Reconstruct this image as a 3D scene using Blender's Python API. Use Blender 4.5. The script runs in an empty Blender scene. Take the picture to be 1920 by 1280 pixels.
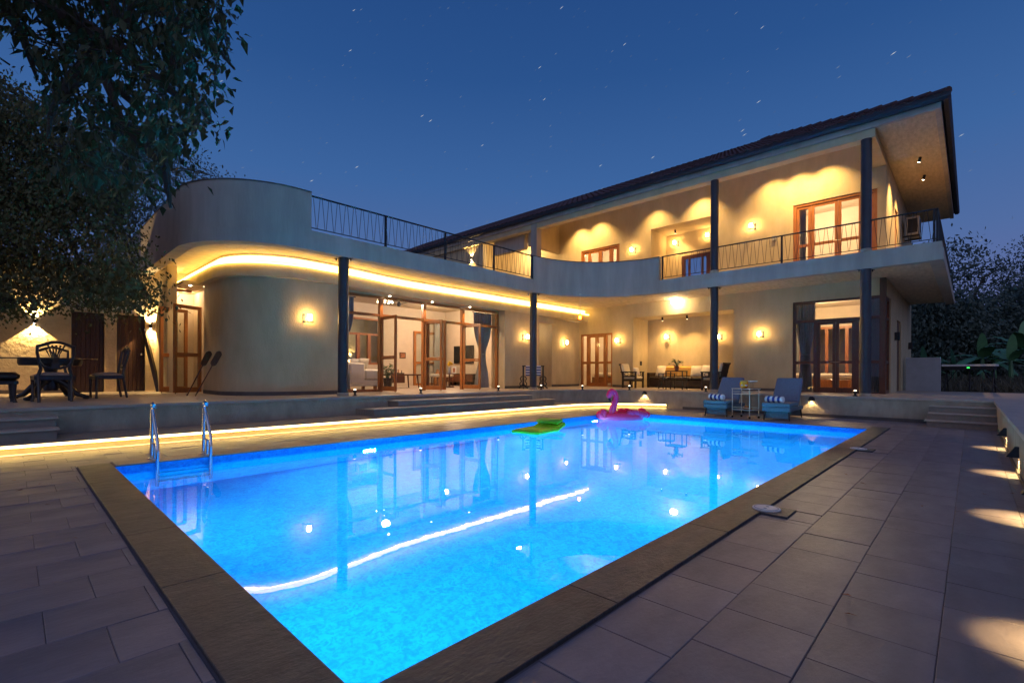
import bpy, math, random
from mathutils import Vector, Matrix
random.seed(7)
PI = math.pi
S = bpy.context.scene
COL = S.collection

# ------------------------------------------------------------------ camera, sky, afterglow, exposure
FPX, CAMH, YH, ROLL = 899.0, 1.05, 699.2, math.atan(8 / 1797.0)
YAW = math.atan((1822 - 960) / FPX)
F_ = Vector((math.cos(YAW), math.sin(YAW), 0)); R_ = Vector((math.sin(YAW), -math.cos(YAW), 0)); U_ = Vector((0, 0, 1))
cam_d = bpy.data.cameras.new('camera'); cam = bpy.data.objects.new('camera', cam_d); COL.objects.link(cam)
cam_d.sensor_width = 36.0; cam_d.lens = FPX / 1920 * 36; cam_d.shift_y = (YH - 640) / 1920.0
cam_d.clip_start = 0.05; cam_d.clip_end = 3000
_c, _s = math.cos(ROLL), math.sin(ROLL)
cr = R_ * _c + U_ * _s; cu = U_ * _c - R_ * _s; cb = -F_
cam.matrix_world = Matrix(((cr.x, cu.x, cb.x, 0), (cr.y, cu.y, cb.y, 0), (cr.z, cu.z, cb.z, CAMH), (0, 0, 0, 1)))
S.camera = cam

W = bpy.data.worlds.new('World'); S.world = W; W.use_nodes = True
nt = W.node_tree; nt.nodes.clear()
out = nt.nodes.new('ShaderNodeOutputWorld'); bg = nt.nodes.new('ShaderNodeBackground'); bg2 = nt.nodes.new('ShaderNodeBackground')
addw = nt.nodes.new('ShaderNodeAddShader')
tc = nt.nodes.new('ShaderNodeTexCoord'); sep = nt.nodes.new('ShaderNodeSeparateXYZ'); ramp = nt.nodes.new('ShaderNodeValToRGB')
nt.links.new(tc.outputs['Generated'], sep.inputs[0]); nt.links.new(sep.outputs['Z'], ramp.inputs[0])
el = ramp.color_ramp.elements
el[0].position = 0.0; el[0].color = (0.118, 0.120, 0.262, 1)
el[1].position = 1.0; el[1].color = (0.008, 0.036, 0.15, 1)
for p, c in ((0.1, (0.092, 0.112, 0.265)), (0.22, (0.060, 0.112, 0.268)), (0.36, (0.033, 0.095, 0.256)), (0.52, (0.017, 0.064, 0.200)), (0.65, (0.012, 0.049, 0.168))):
    e = el.new(p); e.color = (*c, 1)
nt.links.new(ramp.outputs[0], bg.inputs['Color']); bg.inputs['Strength'].default_value = 0.67
sky = nt.nodes.new('ShaderNodeTexSky'); sky.sky_type = 'NISHITA'; sky.sun_disc = False
sky.sun_elevation = math.radians(-4); sky.sun_rotation = math.radians(225)
nt.links.new(sky.outputs[0], bg2.inputs['Color']); bg2.inputs['Strength'].default_value = 0.03
nt.links.new(bg.outputs[0], addw.inputs[0]); nt.links.new(bg2.outputs[0], addw.inputs[1]); nt.links.new(addw.outputs[0], out.inputs['Surface'])
sd = bpy.data.lights.new('afterglow', 'SUN'); so = bpy.data.objects.new('afterglow', sd); COL.objects.link(so)
sd.energy = 0.10; sd.angle = math.radians(90); sd.color = (1.0, 0.80, 0.72)
sd.color = (.98,.86,.86); sd.energy = .21
so.rotation_euler = (math.radians(52), 0, math.radians(-48))
S.view_settings.view_transform = 'Standard'; S.view_settings.look = 'None'; S.view_settings.exposure = 1.0; S.view_settings.gamma = 1
S.view_settings.use_curve_mapping = False
S.render.engine = 'CYCLES'
cy = S.cycles
cy.use_denoising = True
try: cy.denoiser = 'OPENIMAGEDENOISE'
except Exception: pass
cy.max_bounces = 8; cy.diffuse_bounces = 4; cy.glossy_bounces = 3; cy.transmission_bounces = 6; cy.transparent_max_bounces = 12
cy.caustics_reflective = False; cy.caustics_refractive = True; cy.blur_glossy = 0.5
cy.sample_clamp_indirect = 3.0; cy.sample_clamp_direct = 0

# ------------------------------------------------------------------ helpers
def ray(x, y):
    dx, dy = x - 960, y - YH
    rx = _c * dx + _s * dy; ry = -_s * dx + _c * dy
    return F_ + R_ * (rx / FPX) - U_ * (ry / FPX)
CAM = Vector((0, 0, CAMH))
def pz(x, y, z):
    d = ray(x, y); return CAM + d * ((z - CAMH) / d.z)
def pX(x, y, X):
    d = ray(x, y); return CAM + d * (X / d.x)
def pY(x, y, Y):
    d = ray(x, y); return CAM + d * (Y / d.y)
def pD(x, y, D):
    return CAM + ray(x, y) * D

class MB:
    def __init__(s): s.v = []; s.f = []; s.m = []; s.cur = 0
    def add(s, vs, fs, M=None):
        b = len(s.v)
        s.v += [tuple(M @ Vector(p)) if M is not None else tuple(p) for p in vs]
        s.f += [tuple(b + i for i in f) for f in fs]; s.m += [s.cur] * len(fs)
        return s
    def box(s, x0, x1, y0, y1, z0, z1, M=None):
        return s.add([(x0,y0,z0),(x1,y0,z0),(x1,y1,z0),(x0,y1,z0),(x0,y0,z1),(x1,y0,z1),(x1,y1,z1),(x0,y1,z1)],
              [(3,2,1,0),(4,5,6,7),(0,1,5,4),(1,2,6,5),(2,3,7,6),(3,0,4,7)], M)
    def bbox(s, x0, x1, y0, y1, z0, z1, b=0.01, M=None):      # box with chamfered edges
        vs = []
        for z, i in ((z0, b), (z0 + b, 0), (z1 - b, 0), (z1, b)):
            a = b if i == 0 else 2 * b
            xa, xb, ya, yb = x0 + i, x1 - i, y0 + i, y1 - i
            k = b
            vs += [(xa+k,ya,z),(xb-k,ya,z),(xb,ya+k,z),(xb,yb-k,z),(xb-k,yb,z),(xa+k,yb,z),(xa,yb-k,z),(xa,ya+k,z)]
        fs = [tuple(reversed(range(8))), tuple(range(24, 32))]
        for r in range(3):
            for i in range(8):
                j = (i + 1) % 8; fs.append((r*8+i, r*8+j, r*8+8+j, r*8+8+i))
        return s.add(vs, fs, M)
    def tube(s, pts, r, n=8, closed=False, M=None):
        pts = [Vector(p) for p in pts]; m = len(pts); vs = []; fs = []
        rr = r if isinstance(r, (list, tuple)) else [r] * m
        prev = None
        for i, p in enumerate(pts):
            if closed: t = pts[(i+1) % m] - pts[i-1]
            else: t = pts[min(i+1, m-1)] - pts[max(i-1, 0)]
            if t.length < 1e-9: t = Vector((0,0,1))
            t.normalize()
            if prev is None:
                a = Vector((0,0,1)) if abs(t.z) < .9 else Vector((1,0,0))
                u = t.cross(a).normalized()
            else:
                u = prev - t * prev.dot(t)
                u = u.normalized() if u.length > 1e-6 else t.orthogonal().normalized()
            prev = u; w = t.cross(u)
            for k in range(n):
                a = 2 * PI * k / n; vs.append(p + (u * math.cos(a) + w * math.sin(a)) * rr[i])
        for i in range(m if closed else m - 1):
            j = (i + 1) % m
            for k in range(n):
                l = (k + 1) % n; fs.append((i*n+k, i*n+l, j*n+l, j*n+k))
        if not closed: fs += [tuple(reversed(range(n))), tuple(range((m-1)*n, m*n))]
        return s.add(vs, fs, M)
    def cyl(s, a, b, r, n=12, r2=None): return s.tube([a, b], [r, r if r2 is None else r2], n)
    def lathe(s, prof, c=(0,0,0), n=16, M=None):
        vs = []; fs = []
        for r, z in prof:
            for k in range(n):
                a = 2*PI*k/n; vs.append((c[0]+r*math.cos(a), c[1]+r*math.sin(a), c[2]+z))
        m = len(prof)
        for i in range(m-1):
            for k in range(n):
                l = (k+1) % n; fs.append((i*n+k, i*n+l, (i+1)*n+l, (i+1)*n+k))
        fs += [tuple(reversed(range(n))), tuple(range((m-1)*n, m*n))]
        return s.add(vs, fs, M)
    def prism(s, poly, z0, z1, M=None):
        a = sum(poly[i][0]*poly[(i+1)%len(poly)][1]-poly[(i+1)%len(poly)][0]*poly[i][1] for i in range(len(poly)))
        if a < 0: poly = list(reversed(poly))
        n = len(poly)
        vs = [(x,y,z0) for x,y in poly] + [(x,y,z1) for x,y in poly]
        fs = [tuple(reversed(range(n))), tuple(range(n, 2*n))] + [(i,(i+1)%n,n+(i+1)%n,n+i) for i in range(n)]
        return s.add(vs, fs, M)
    def strip(s, path, off0, off1, z0, z1):                   # solid band following a plan path, between two offsets
        A = offset(path, off0); B = offset(path, off1)
        n = len(A); vs = []
        for a, b in zip(A, B): vs += [(a[0],a[1],z0),(b[0],b[1],z0),(b[0],b[1],z1),(a[0],a[1],z1)]
        fs = [(0,1,2,3), tuple(reversed([4*(n-1)+k for k in range(4)]))]
        for i in range(n-1):
            for k in range(4):
                l = (k+1) % 4; fs.append((4*i+l, 4*i+k, 4*i+4+k, 4*i+4+l))
        return s.add(vs, fs)
    def grid(s, fn, nu, nv, closed_u=False, M=None):
        vs = [fn(i/nu, j/nv) for j in range(nv+1) for i in range(nu+1)]
        fs = [(j*(nu+1)+i, j*(nu+1)+i+1, (j+1)*(nu+1)+i+1, (j+1)*(nu+1)+i) for j in range(nv) for i in range(nu)]
        return s.add(vs, fs, M)
    def ell(s, c, r, n=14, m=8, M=None, flat=None):
        vs = []; fs = []
        for i in range(m+1):
            t = PI*i/m
            for k in range(n):
                a = 2*PI*k/n
                z = -math.cos(t)*r[2]
                if flat is not None: z = max(z, flat)
                vs.append((c[0]+math.sin(t)*math.cos(a)*r[0], c[1]+math.sin(t)*math.sin(a)*r[1], c[2]+z))
        for i in range(m):
            for k in range(n):
                l = (k+1)%n; fs.append((i*n+k,i*n+l,(i+1)*n+l,(i+1)*n+k))
        return s.add(vs, fs, M)
    def build(s, name, mat, parent=None, world=True, smooth=False, fix=False):
        me = bpy.data.meshes.new(name); me.from_pydata(s.v, [], s.f)
        mats = mat if isinstance(mat, (list, tuple)) else [mat]
        for m in mats: me.materials.append(m)
        if len(mats) > 1:
            me.polygons.foreach_set('material_index', s.m)
        if fix:
            import bmesh
            bm = bmesh.new(); bm.from_mesh(me); bmesh.ops.remove_doubles(bm, verts=bm.verts, dist=1e-5)
            bmesh.ops.recalc_face_normals(bm, faces=bm.faces); bm.to_mesh(me); bm.free()
        if smooth:
            me.polygons.foreach_set('use_smooth', [True]*len(me.polygons))
            try: me.set_sharp_from_angle(angle=math.radians(40))
            except Exception: pass
        me.update()
        o = bpy.data.objects.new(name, me); COL.objects.link(o)
        if parent is not None:
            o.parent = parent
            if world: o.matrix_parent_inverse = wm(parent).inverted()
        return o
def wm(o):
    return wm(o.parent) @ o.matrix_parent_inverse @ o.matrix_basis if o.parent else o.matrix_basis.copy()
def offset(path, d):
    out = []; n = len(path)
    for i in range(n):
        a = Vector(path[max(i-1,0)]); b = Vector(path[i]); c = Vector(path[min(i+1,n-1)])
        t1 = (b-a).normalized() if i > 0 else (c-b).normalized()
        t2 = (c-b).normalized() if i < n-1 else t1
        n1 = Vector((-t1.y, t1.x)); n2 = Vector((-t2.y, t2.x)); m = n1 + n2
        m = m / max(m.dot(n1), 0.3)
        p = b + m * d; out.append((p.x, p.y))
    return out
def arc(cx, cy_, r, a0, a1, n=16):
    return [(cx + r*math.cos(math.radians(a0+(a1-a0)*i/n)), cy_ + r*math.sin(math.radians(a0+(a1-a0)*i/n))) for i in range(n+1)]
def thing(name, label, cat, loc=(0,0,0), rz=0, group=None):
    o = bpy.data.objects.new(name, None); COL.objects.link(o)
    o.location = loc; o.rotation_euler = (0,0,rz); o.empty_display_size = .1
    o['label'] = label; o['category'] = cat
    if group: o['group'] = group
    return o
def tag(o, label, cat, group=None):
    o['label'] = label; o['category'] = cat
    if group: o['group'] = group
    return o
def structure(o, label=None):
    o['kind'] = 'structure'
    if label: o['label'] = label
    return o
def stuff(o): o['kind'] = 'stuff'; return o
def dup(root, loc, rz=0, label=None, cp=None):
    def cpy(o, par):
        c = o.copy(); COL.objects.link(c); c.parent = par
        for ch in [x for x in o.children]: cpy(ch, c)
        return c
    r = cpy(root, None); r.location = loc; r.rotation_euler = (0,0,rz)
    if label: r['label'] = label
    return r

# ------------------------------------------------------------------ materials
def mat(name, col, rough=.6, metal=0, var=.12, scale=4.0, bump=0.0, bscale=30.0, col2=None, stretch=(1,1,1), rnd=0.0, spec=.5, coat=0, emit=None, es=0, sub=0, big=0.0, alpha=None):
    m = bpy.data.materials.new(name); m.use_nodes = True; t = m.node_tree; N = t.nodes; L = t.links
    b = N['Principled BSDF']; b.inputs['Roughness'].default_value = rough; b.inputs['Metallic'].default_value = metal
    b.inputs['Specular IOR Level'].default_value = spec
    if coat: b.inputs['Coat Weight'].default_value = coat
    if emit: b.inputs['Emission Color'].default_value = (*emit, 1); b.inputs['Emission Strength'].default_value = es
    g = N.new('ShaderNodeTexCoord'); mp = N.new('ShaderNodeMapping'); mp.inputs['Scale'].default_value = stretch
    L.new(g.outputs['Object'], mp.inputs[0])
    vec = mp.outputs[0]
    if rnd:
        oi = N.new('ShaderNodeObjectInfo'); av = N.new('ShaderNodeVectorMath'); av.operation = 'MULTIPLY_ADD'
        cmb = N.new('ShaderNodeCombineXYZ')
        for k in range(3): L.new(oi.outputs['Random'], cmb.inputs[k])
        av.inputs[1].default_value = (37, 53, 71); L.new(cmb.outputs[0], av.inputs[0]); L.new(vec, av.inputs[2]); vec = av.outputs[0]
    n1 = N.new('ShaderNodeTexNoise'); n1.inputs['Scale'].default_value = scale; n1.inputs['Detail'].default_value = 6; n1.inputs['Roughness'].default_value = .62
    L.new(vec, n1.inputs['Vector'])
    r1 = N.new('ShaderNodeMapRange'); r1.inputs['From Min'].default_value = .3; r1.inputs['From Max'].default_value = .7
    L.new(n1.outputs['Fac'], r1.inputs['Value'])
    mx = N.new('ShaderNodeMix'); mx.data_type = 'RGBA'
    c2 = col2 if col2 else tuple(c*(1-2*var) for c in col); c1 = col if col2 else tuple(min(1, c*(1+var)) for c in col)
    mx.inputs['A'].default_value = (*c1, 1); mx.inputs['B'].default_value = (*c2, 1); L.new(r1.outputs[0], mx.inputs['Factor'])
    res = mx.outputs['Result']
    if rnd:
        mr = N.new('ShaderNodeMapRange'); mr.inputs['To Min'].default_value = 1-rnd; mr.inputs['To Max'].default_value = 1+rnd
        L.new(oi.outputs['Random'], mr.inputs['Value'])
        mm = N.new('ShaderNodeVectorMath'); mm.operation = 'SCALE'; L.new(res, mm.inputs[0]); L.new(mr.outputs[0], mm.inputs['Scale']); res = mm.outputs[0]
    if big:
        n3 = N.new('ShaderNodeTexNoise'); n3.inputs['Scale'].default_value = .7; n3.inputs['Detail'].default_value = 4; L.new(g.outputs['Object'], n3.inputs['Vector'])
        m3 = N.new('ShaderNodeMapRange'); m3.inputs['From Min'].default_value = .3; m3.inputs['From Max'].default_value = .7; m3.inputs['To Min'].default_value = 1-big; m3.inputs['To Max'].default_value = 1+big
        L.new(n3.outputs['Fac'], m3.inputs['Value'])
        m4 = N.new('ShaderNodeVectorMath'); m4.operation = 'SCALE'; L.new(res, m4.inputs[0]); L.new(m3.outputs[0], m4.inputs['Scale']); res = m4.outputs[0]
    L.new(res, b.inputs['Base Color'])
    rr = N.new('ShaderNodeMapRange'); rr.inputs['To Min'].default_value = max(0, rough-.09); rr.inputs['To Max'].default_value = min(1, rough+.09)
    L.new(n1.outputs['Fac'], rr.inputs['Value']); L.new(rr.outputs[0], b.inputs['Roughness'])
    if bump:
        n2 = N.new('ShaderNodeTexNoise'); n2.inputs['Scale'].default_value = bscale; n2.inputs['Detail'].default_value = 7; n2.inputs['Roughness'].default_value = .6
        L.new(vec, n2.inputs['Vector'])
        bp = N.new('ShaderNodeBump'); bp.inputs['Strength'].default_value = bump; bp.inputs['Distance'].default_value = .03
        L.new(n2.outputs['Fac'], bp.inputs['Height']); L.new(bp.outputs[0], b.inputs['Normal'])
    if sub:
        b.inputs['Subsurface Weight'].default_value = sub
    return m
def emis(name, col, s, back=None):
    m = bpy.data.materials.new(name); m.use_nodes = True; t = m.node_tree; t.nodes.clear()
    o = t.nodes.new('ShaderNodeOutputMaterial'); e = t.nodes.new('ShaderNodeEmission')
    e.inputs['Color'].default_value = (*col, 1); e.inputs['Strength'].default_value = s
    t.links.new(e.outputs[0], o.inputs['Surface']); return m
def glass(name, tint=(.93,.95,.95), ior=1.5, rough=0.0, k=1.0):
    m = bpy.data.materials.new(name); m.use_nodes = True; t = m.node_tree; t.nodes.clear()
    o = t.nodes.new('ShaderNodeOutputMaterial'); mx = t.nodes.new('ShaderNodeMixShader'); tr = t.nodes.new('ShaderNodeBsdfTransparent')
    gl = t.nodes.new('ShaderNodeBsdfGlossy'); lw = t.nodes.new('ShaderNodeLayerWeight'); lw.inputs['Blend'].default_value = .5
    pw = t.nodes.new('ShaderNodeMath'); pw.operation = 'POWER'; pw.inputs[1].default_value = 5; t.links.new(lw.outputs['Facing'], pw.inputs[0])
    fr = t.nodes.new('ShaderNodeMath'); fr.operation = 'MULTIPLY_ADD'; fr.inputs[1].default_value = .9; fr.inputs[2].default_value = .035; t.links.new(pw.outputs[0], fr.inputs[0])
    tr.inputs['Color'].default_value = (*tint, 1); gl.inputs['Roughness'].default_value = rough
    t.links.new(fr.outputs[0], mx.inputs[0]); t.links.new(tr.outputs[0], mx.inputs[1]); t.links.new(gl.outputs[0], mx.inputs[2]); t.links.new(mx.outputs[0], o.inputs['Surface'])
    return m

WARM = (1.0, .62, .22); WARM2 = (1.0, .74, .42); LEDC = (1.0, .60, .085)
M = {}
M['plaster'] = mat('plaster', (.56,.445,.27), .85, var=.07, scale=1.8, stretch=(1.6,1.6,.6), bump=.35, bscale=26, big=.06)
M['rough_plaster'] = mat('rough_plaster', (.56,.45,.30), .9, var=.08, scale=3, bump=.9, bscale=11, big=.06)
M['soffit'] = mat('soffit', (.60,.48,.32), .8, var=.12, scale=3.5, bump=.9, bscale=9, stretch=(1.0,3.2,1), big=.05)
M['fascia'] = mat('fascia', (.42,.37,.31), .8, var=.09, scale=1.5, stretch=(2.2,2.2,.35), bump=.2, bscale=20, big=.08)
M['room'] = mat('room_paint', (.64,.53,.41), .8, var=.03, bump=.05)
M['tile'] = mat('paving_stone', (.250,.208,.222), .42, col2=(.175,.148,.160), scale=2.6, stretch=(1,2.2,1), bump=.14, bscale=22, rnd=.07, big=.24, spec=.5)
M['grout'] = mat('grout', (.14,.12,.135), .9)
M['terrace'] = mat('terrace_stone', (.44,.36,.30), .42, var=.08, scale=3, stretch=(1,2.4,1), bump=.1, bscale=16, big=.06)
M['terrace_wall'] = mat('terrace_wall_render', (.43,.36,.28), .85, var=.12, scale=3.5, stretch=(1.2,1.2,.6), bump=.6, bscale=40, big=.12)
M['step'] = mat('step_stone', (.27,.22,.185), .5, var=.08, scale=5, stretch=(1,3,1), bump=.1, bscale=20)
M['coping'] = mat('slate_coping', (.094,.085,.082), .42, col2=(.058,.054,.054), scale=7, stretch=(1,2,1), bump=.28, bscale=28, rnd=.10)
M['skirting'] = mat('dark_skirting', (.10,.085,.08), .6)
M['iron'] = mat('black_iron', (.018,.018,.022), .45, metal=.2)
M['column'] = mat('dark_column_paint', (.030,.030,.042), .42, var=.1, scale=3, bump=.05, bscale=60)
M['wood'] = mat('teak', (.44,.165,.040), .38, col2=(.27,.090,.022), scale=9, stretch=(6,6,.5), bump=.08, bscale=20, coat=.2)
M['wood_h'] = mat('teak_rail', (.30,.105,.026), .38, col2=(.17,.055,.015), scale=9, stretch=(.5,.5,6), bump=.08, bscale=20, coat=.2)
M['dwood'] = mat('mahogany', (.12,.040,.016), .40, col2=(.06,.02,.009), scale=9, stretch=(6,6,.5), bump=.08, bscale=20, coat=.2)
M['door_dark'] = mat('dark_door', (.060,.026,.014), .45, col2=(.028,.012,.008), scale=8, stretch=(9,9,.4), bump=.12, bscale=18)
M['chairwood'] = mat('ebony_wood', (.020,.016,.018), .35, var=.2, scale=10, stretch=(4,4,1), coat=.25)
M['furn'] = mat('dark_furniture', (.035,.020,.014), .42, var=.2, scale=10, stretch=(4,4,1))
M['seat'] = mat('seat_fabric', (.30,.235,.20), .9, var=.08, bump=.2, bscale=90)
M['steel'] = mat('polished_steel', (.75,.76,.78), .13, metal=1, var=.03)
M['brass'] = mat('cream_metal', (.70,.62,.48), .35, metal=.5, var=.03)
M['white'] = mat('white_plastic', (.72,.72,.72), .4, var=.03)
M['gutter'] = mat('gutter', (.020,.021,.034), .5, var=.1)
M['rooftile'] = mat('clay_tile', (.095,.046,.044), .7, var=.18, scale=9, bump=.2, bscale=40, rnd=.3)
M['blue'] = mat('blue_canvas', (.13,.16,.245), .8, var=.06, scale=20, bump=.15, bscale=160)
M['blue_frame'] = mat('blue_woven_frame', (.11,.165,.225), .65, var=.2, scale=60, bump=.3, bscale=150)
M['grey_top'] = mat('lounger_top', (.22,.22,.24), .8, var=.06, scale=20, bump=.2, bscale=150)
M['tw_white'] = mat('white_towel', (.80,.80,.80), .95, var=.03, bump=.4, bscale=200)
M['tw_navy'] = mat('navy_towel', (.018,.040,.24), .95, var=.05, bump=.4, bscale=200)
M['pink'] = mat('pink_vinyl', (.97,.022,.11), .42, var=.06, scale=6, spec=.3, bump=.03, bscale=12)
M['pink2'] = mat('violet_vinyl', (.80,.03,.17), .28, var=.06, scale=6, spec=.6)
M['green'] = mat('green_vinyl', (.33,.75,.02), .3, var=.1, scale=5, spec=.6, bump=.03, bscale=12)
M['green2'] = mat('dark_green_vinyl', (.14,.50,.02), .3, var=.1, scale=5, spec=.6)
M['leaf'] = mat('leaf', (.050,.062,.022), .55, col2=(.026,.036,.016), scale=.9, spec=.22)
M['leaf2'] = mat('small_leaf', (.125,.120,.045), .6, col2=(.055,.058,.026), scale=1.1, spec=.2)
M['leaf3'] = mat('far_leaf', (.085,.125,.095), .6, col2=(.035,.055,.048), scale=.5)
M['banana'] = mat('banana_leaf', (.13,.30,.12), .4, col2=(.07,.18,.09), scale=2, spec=.5)
M['bark'] = mat('bark', (.055,.042,.035), .9, var=.2, scale=8, bump=.5, bscale=14)
M['soil'] = mat('garden_soil', (.055,.050,.035), .95, var=.3, scale=3, bump=.5, bscale=6)
M['curtain'] = mat('grey_curtain', (.34,.33,.31), .9, var=.05, scale=8, bump=.1, bscale=90)
M['sofa'] = mat('cream_upholstery', (.62,.56,.49), .9, var=.04, bump=.15, bscale=120)
M['ochre'] = mat('ochre_cushion', (.62,.33,.08), .9, var=.06, bump=.15, bscale=120)
M['cream'] = mat('cream_cushion', (.70,.60,.44), .9, var=.06, bump=.15, bscale=120)
M['orange'] = mat('orange_cushion', (.58,.20,.05), .9, var=.06)
M['linen'] = mat('bed_linen', (.74,.66,.54), .9, var=.04, bump=.1, bscale=60)
M['terracotta'] = mat('terracotta', (.30,.11,.05), .8)
M['potplant'] = mat('plant_leaf', (.07,.13,.035), .5)
M['black'] = mat('black_gloss', (.010,.010,.012), .2)
M['screen'] = mat('television_screen', (.015,.016,.018), .15, var=.02)
M['gold'] = mat('gold_leaf', (.72,.42,.09), .35, metal=.8)
M['ac'] = mat('ac_casing', (.36,.34,.30), .5, var=.03)
M['glass'] = glass('window_glass')
M['clear'] = glass('clear_glass', (.97,.97,.97), 1.45)
M['mirror'] = mat('mirror_silver', (.75,.80,.85), .04, metal=1, var=.01)
M['brown'] = mat('snack', (.34,.13,.06), .7, var=.2, scale=12)
M['sheet'] = mat('pale_panel', (.36,.38,.42), .7, var=.06)
E_ = {}
E_['led'] = emis('led_tape', (1,.61,.12), 7.5)
E_['led2'] = emis('led_tape_low', (1.0,.62,.13), 17.0); E_['led3'] = emis('led_profile', (1.0,.72,.30), 7.0); E_['edge_glow'] = emis('deck_edge_glow', (1.0,.66,.20), 2.6)
E_['shade'] = emis('lamp_shade_glow', (1.0,.60,.20), 52.0)
E_['ceil'] = emis('ceiling_lamp_glow', (1.0,.72,.36), 55.0)
E_['puck'] = emis('puck_glow', (1.0,.82,.55), 2.0)
E_['spot'] = emis('spot_lens', (1.0,.80,.52), 14.0)
E_['pend'] = emis('pendant_bulb', (1.0,.50,.14), 26.0)
E_['bead'] = emis('chandelier_glow', (1.0,.75,.45), 14.0)
E_['green'] = emis('green_indicator', (.05,1.0,.15), 1.5)
E_['pool'] = emis('pool_lamp_lens', (.75,.92,1.0), 22.0)

def lamp(kind, name, loc, energy, col, parent=None, size=.1, target=None, angle=None, blend=.5):
    if kind == 'AREA' and name != 'pool_beam': kind, size, energy, loc = 'POINT', .11, energy*1.05, (loc[0], loc[1], loc[2]-.25)
    if kind == 'SPOT': energy *= (6.5 if name == 'spot_beam' else 2.6)
    d = bpy.data.lights.new(name, kind); d.energy = energy; d.color = col
    if kind == 'AREA': d.size = size
    elif kind == 'SPOT':
        d.spot_size = math.radians(angle); d.spot_blend = blend; d.shadow_soft_size = size
    else: d.shadow_soft_size = size
    o = bpy.data.objects.new(name, d); COL.objects.link(o); o.location = loc
    if target is not None:
        o.rotation_euler = (Vector(target) - Vector(loc)).to_track_quat('-Z', 'Y').to_euler()
    if parent is not None:
        o.parent = parent; o.matrix_parent_inverse = wm(parent).inverted()
    return o

# ------------------------------------------------------------------ ground, pool, deck
PX0, PX1, PY0, PY1 = .765, 11.5, 1.42, 6.86           # pool inner edges
ZT = .53                                               # terrace level
ZW = -.10                                              # water level
TE, TX = 9.62, 13.82                                   # terrace edge (y) by the house, (x) under the right wing
XR = 16.2                                              # right wing facade
b = MB()
G = 320
b.box(-G, PX0-.1, -G, G, -.32, -.03); b.box(PX1+.1, G, -G, G, -.32, -.03)
b.box(PX0-.1, PX1+.1, -G, PY0-.1, -.32, -.03); b.box(PX0-.1, PX1+.1, PY1+.1, G, -.32, -.03)
structure(b.build('ground', M['soil']))

def pool_mat():
    m = mat('pool_mosaic', (.018,.50,.92), .35, col2=(.008,.36,.84), scale=5.5, bump=.0)
    t = m.node_tree; N = t.nodes; L = t.links; bs = N['Principled BSDF']
    tcd = N.new('ShaderNodeTexCoord'); sp = N.new('ShaderNodeSeparateXYZ'); L.new(tcd.outputs['Object'], sp.inputs[0])
    # fine marbled mosaic: two warped noises
    nz = N.new('ShaderNodeTexNoise'); nz.inputs['Scale'].default_value = 17; nz.inputs['Detail'].default_value = 8; nz.inputs['Roughness'].default_value = .72; nz.inputs['Distortion'].default_value = 1.2
    L.new(tcd.outputs['Object'], nz.inputs['Vector'])
    vz = N.new('ShaderNodeTexVoronoi'); vz.inputs['Scale'].default_value = 38; L.new(tcd.outputs['Object'], vz.inputs['Vector'])
    ad = N.new('ShaderNodeMath'); ad.operation = 'MULTIPLY_ADD'; ad.inputs[1].default_value = .18; L.new(vz.outputs['Distance'], ad.inputs[0]); L.new(nz.outputs['Fac'], ad.inputs[2])
    mr = N.new('ShaderNodeMapRange'); mr.inputs['From Min'].default_value = .47; mr.inputs['From Max'].default_value = .66; L.new(ad.outputs[0], mr.inputs['Value'])
    old = bs.inputs['Base Color'].links[0].from_socket
    mx = N.new('ShaderNodeMix'); mx.data_type = 'RGBA'; L.new(mr.outputs[0], mx.inputs['Factor']); L.new(old, mx.inputs['B'])
    mx.inputs['A'].default_value = (.004,.25,.76,1)
    # darker band of tiles at the waterline
    lt = N.new('ShaderNodeMath'); lt.operation = 'GREATER_THAN'; lt.inputs[1].default_value = -.20; L.new(sp.outputs['Z'], lt.inputs[0])
    m2 = N.new('ShaderNodeMix'); m2.data_type = 'RGBA'; L.new(lt.outputs[0], m2.inputs['Factor']); L.new(mx.outputs['Result'], m2.inputs['A'])
    sc = N.new('ShaderNodeVectorMath'); sc.operation = 'MULTIPLY'; sc.inputs[1].default_value = (.35,.75,1.0); L.new(mx.outputs['Result'], sc.inputs[0]); L.new(sc.outputs[0], m2.inputs['B'])
    L.new(m2.outputs['Result'], bs.inputs['Base Color'])
    return m
M['mosaic'] = pool_mat()
b = MB(); zb = -1.12; e = .09
b.box(PX0-e, PX0, PY0-e, PY1+e, zb, -.012); b.box(PX1, PX1+e, PY0-e, PY1+e, zb, -.012)
b.box(PX0, PX1, PY0-e, PY0, zb, -.012); b.box(PX0, PX1, PY1, PY1+e, zb, -.012)
b.box(PX0-e, PX1+e, PY0-e, PY1+e, zb-.1, zb)
structure(b.build('pool_basin', M['mosaic']))
# water
wmx = bpy.data.materials.new('pool_water'); wmx.use_nodes = True; t = wmx.node_tree; bs = t.nodes['Principled BSDF']
bs.inputs['Base Color'].default_value = (.50,.95,1,1); bs.inputs['Roughness'].default_value = 0.0; bs.inputs['IOR'].default_value = 1.33; bs.inputs['Transmission Weight'].default_value = 1
g = t.nodes.new('ShaderNodeTexCoord'); n2 = t.nodes.new('ShaderNodeTexNoise'); n2.inputs['Scale'].default_value = 2.6; n2.inputs['Detail'].default_value = 3
t.links.new(g.outputs['Object'], n2.inputs['Vector']); bp = t.nodes.new('ShaderNodeBump'); bp.inputs['Strength'].default_value = .03; bp.inputs['Distance'].default_value = .02
t.links.new(n2.outputs['Fac'], bp.inputs['Height']); t.links.new(bp.outputs[0], bs.inputs['Normal'])
b = MB(); b.add([(PX0,PY0,ZW),(PX1,PY0,ZW),(PX1,PY1,ZW),(PX0,PY1,ZW)], [(0,1,2,3)])
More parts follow.
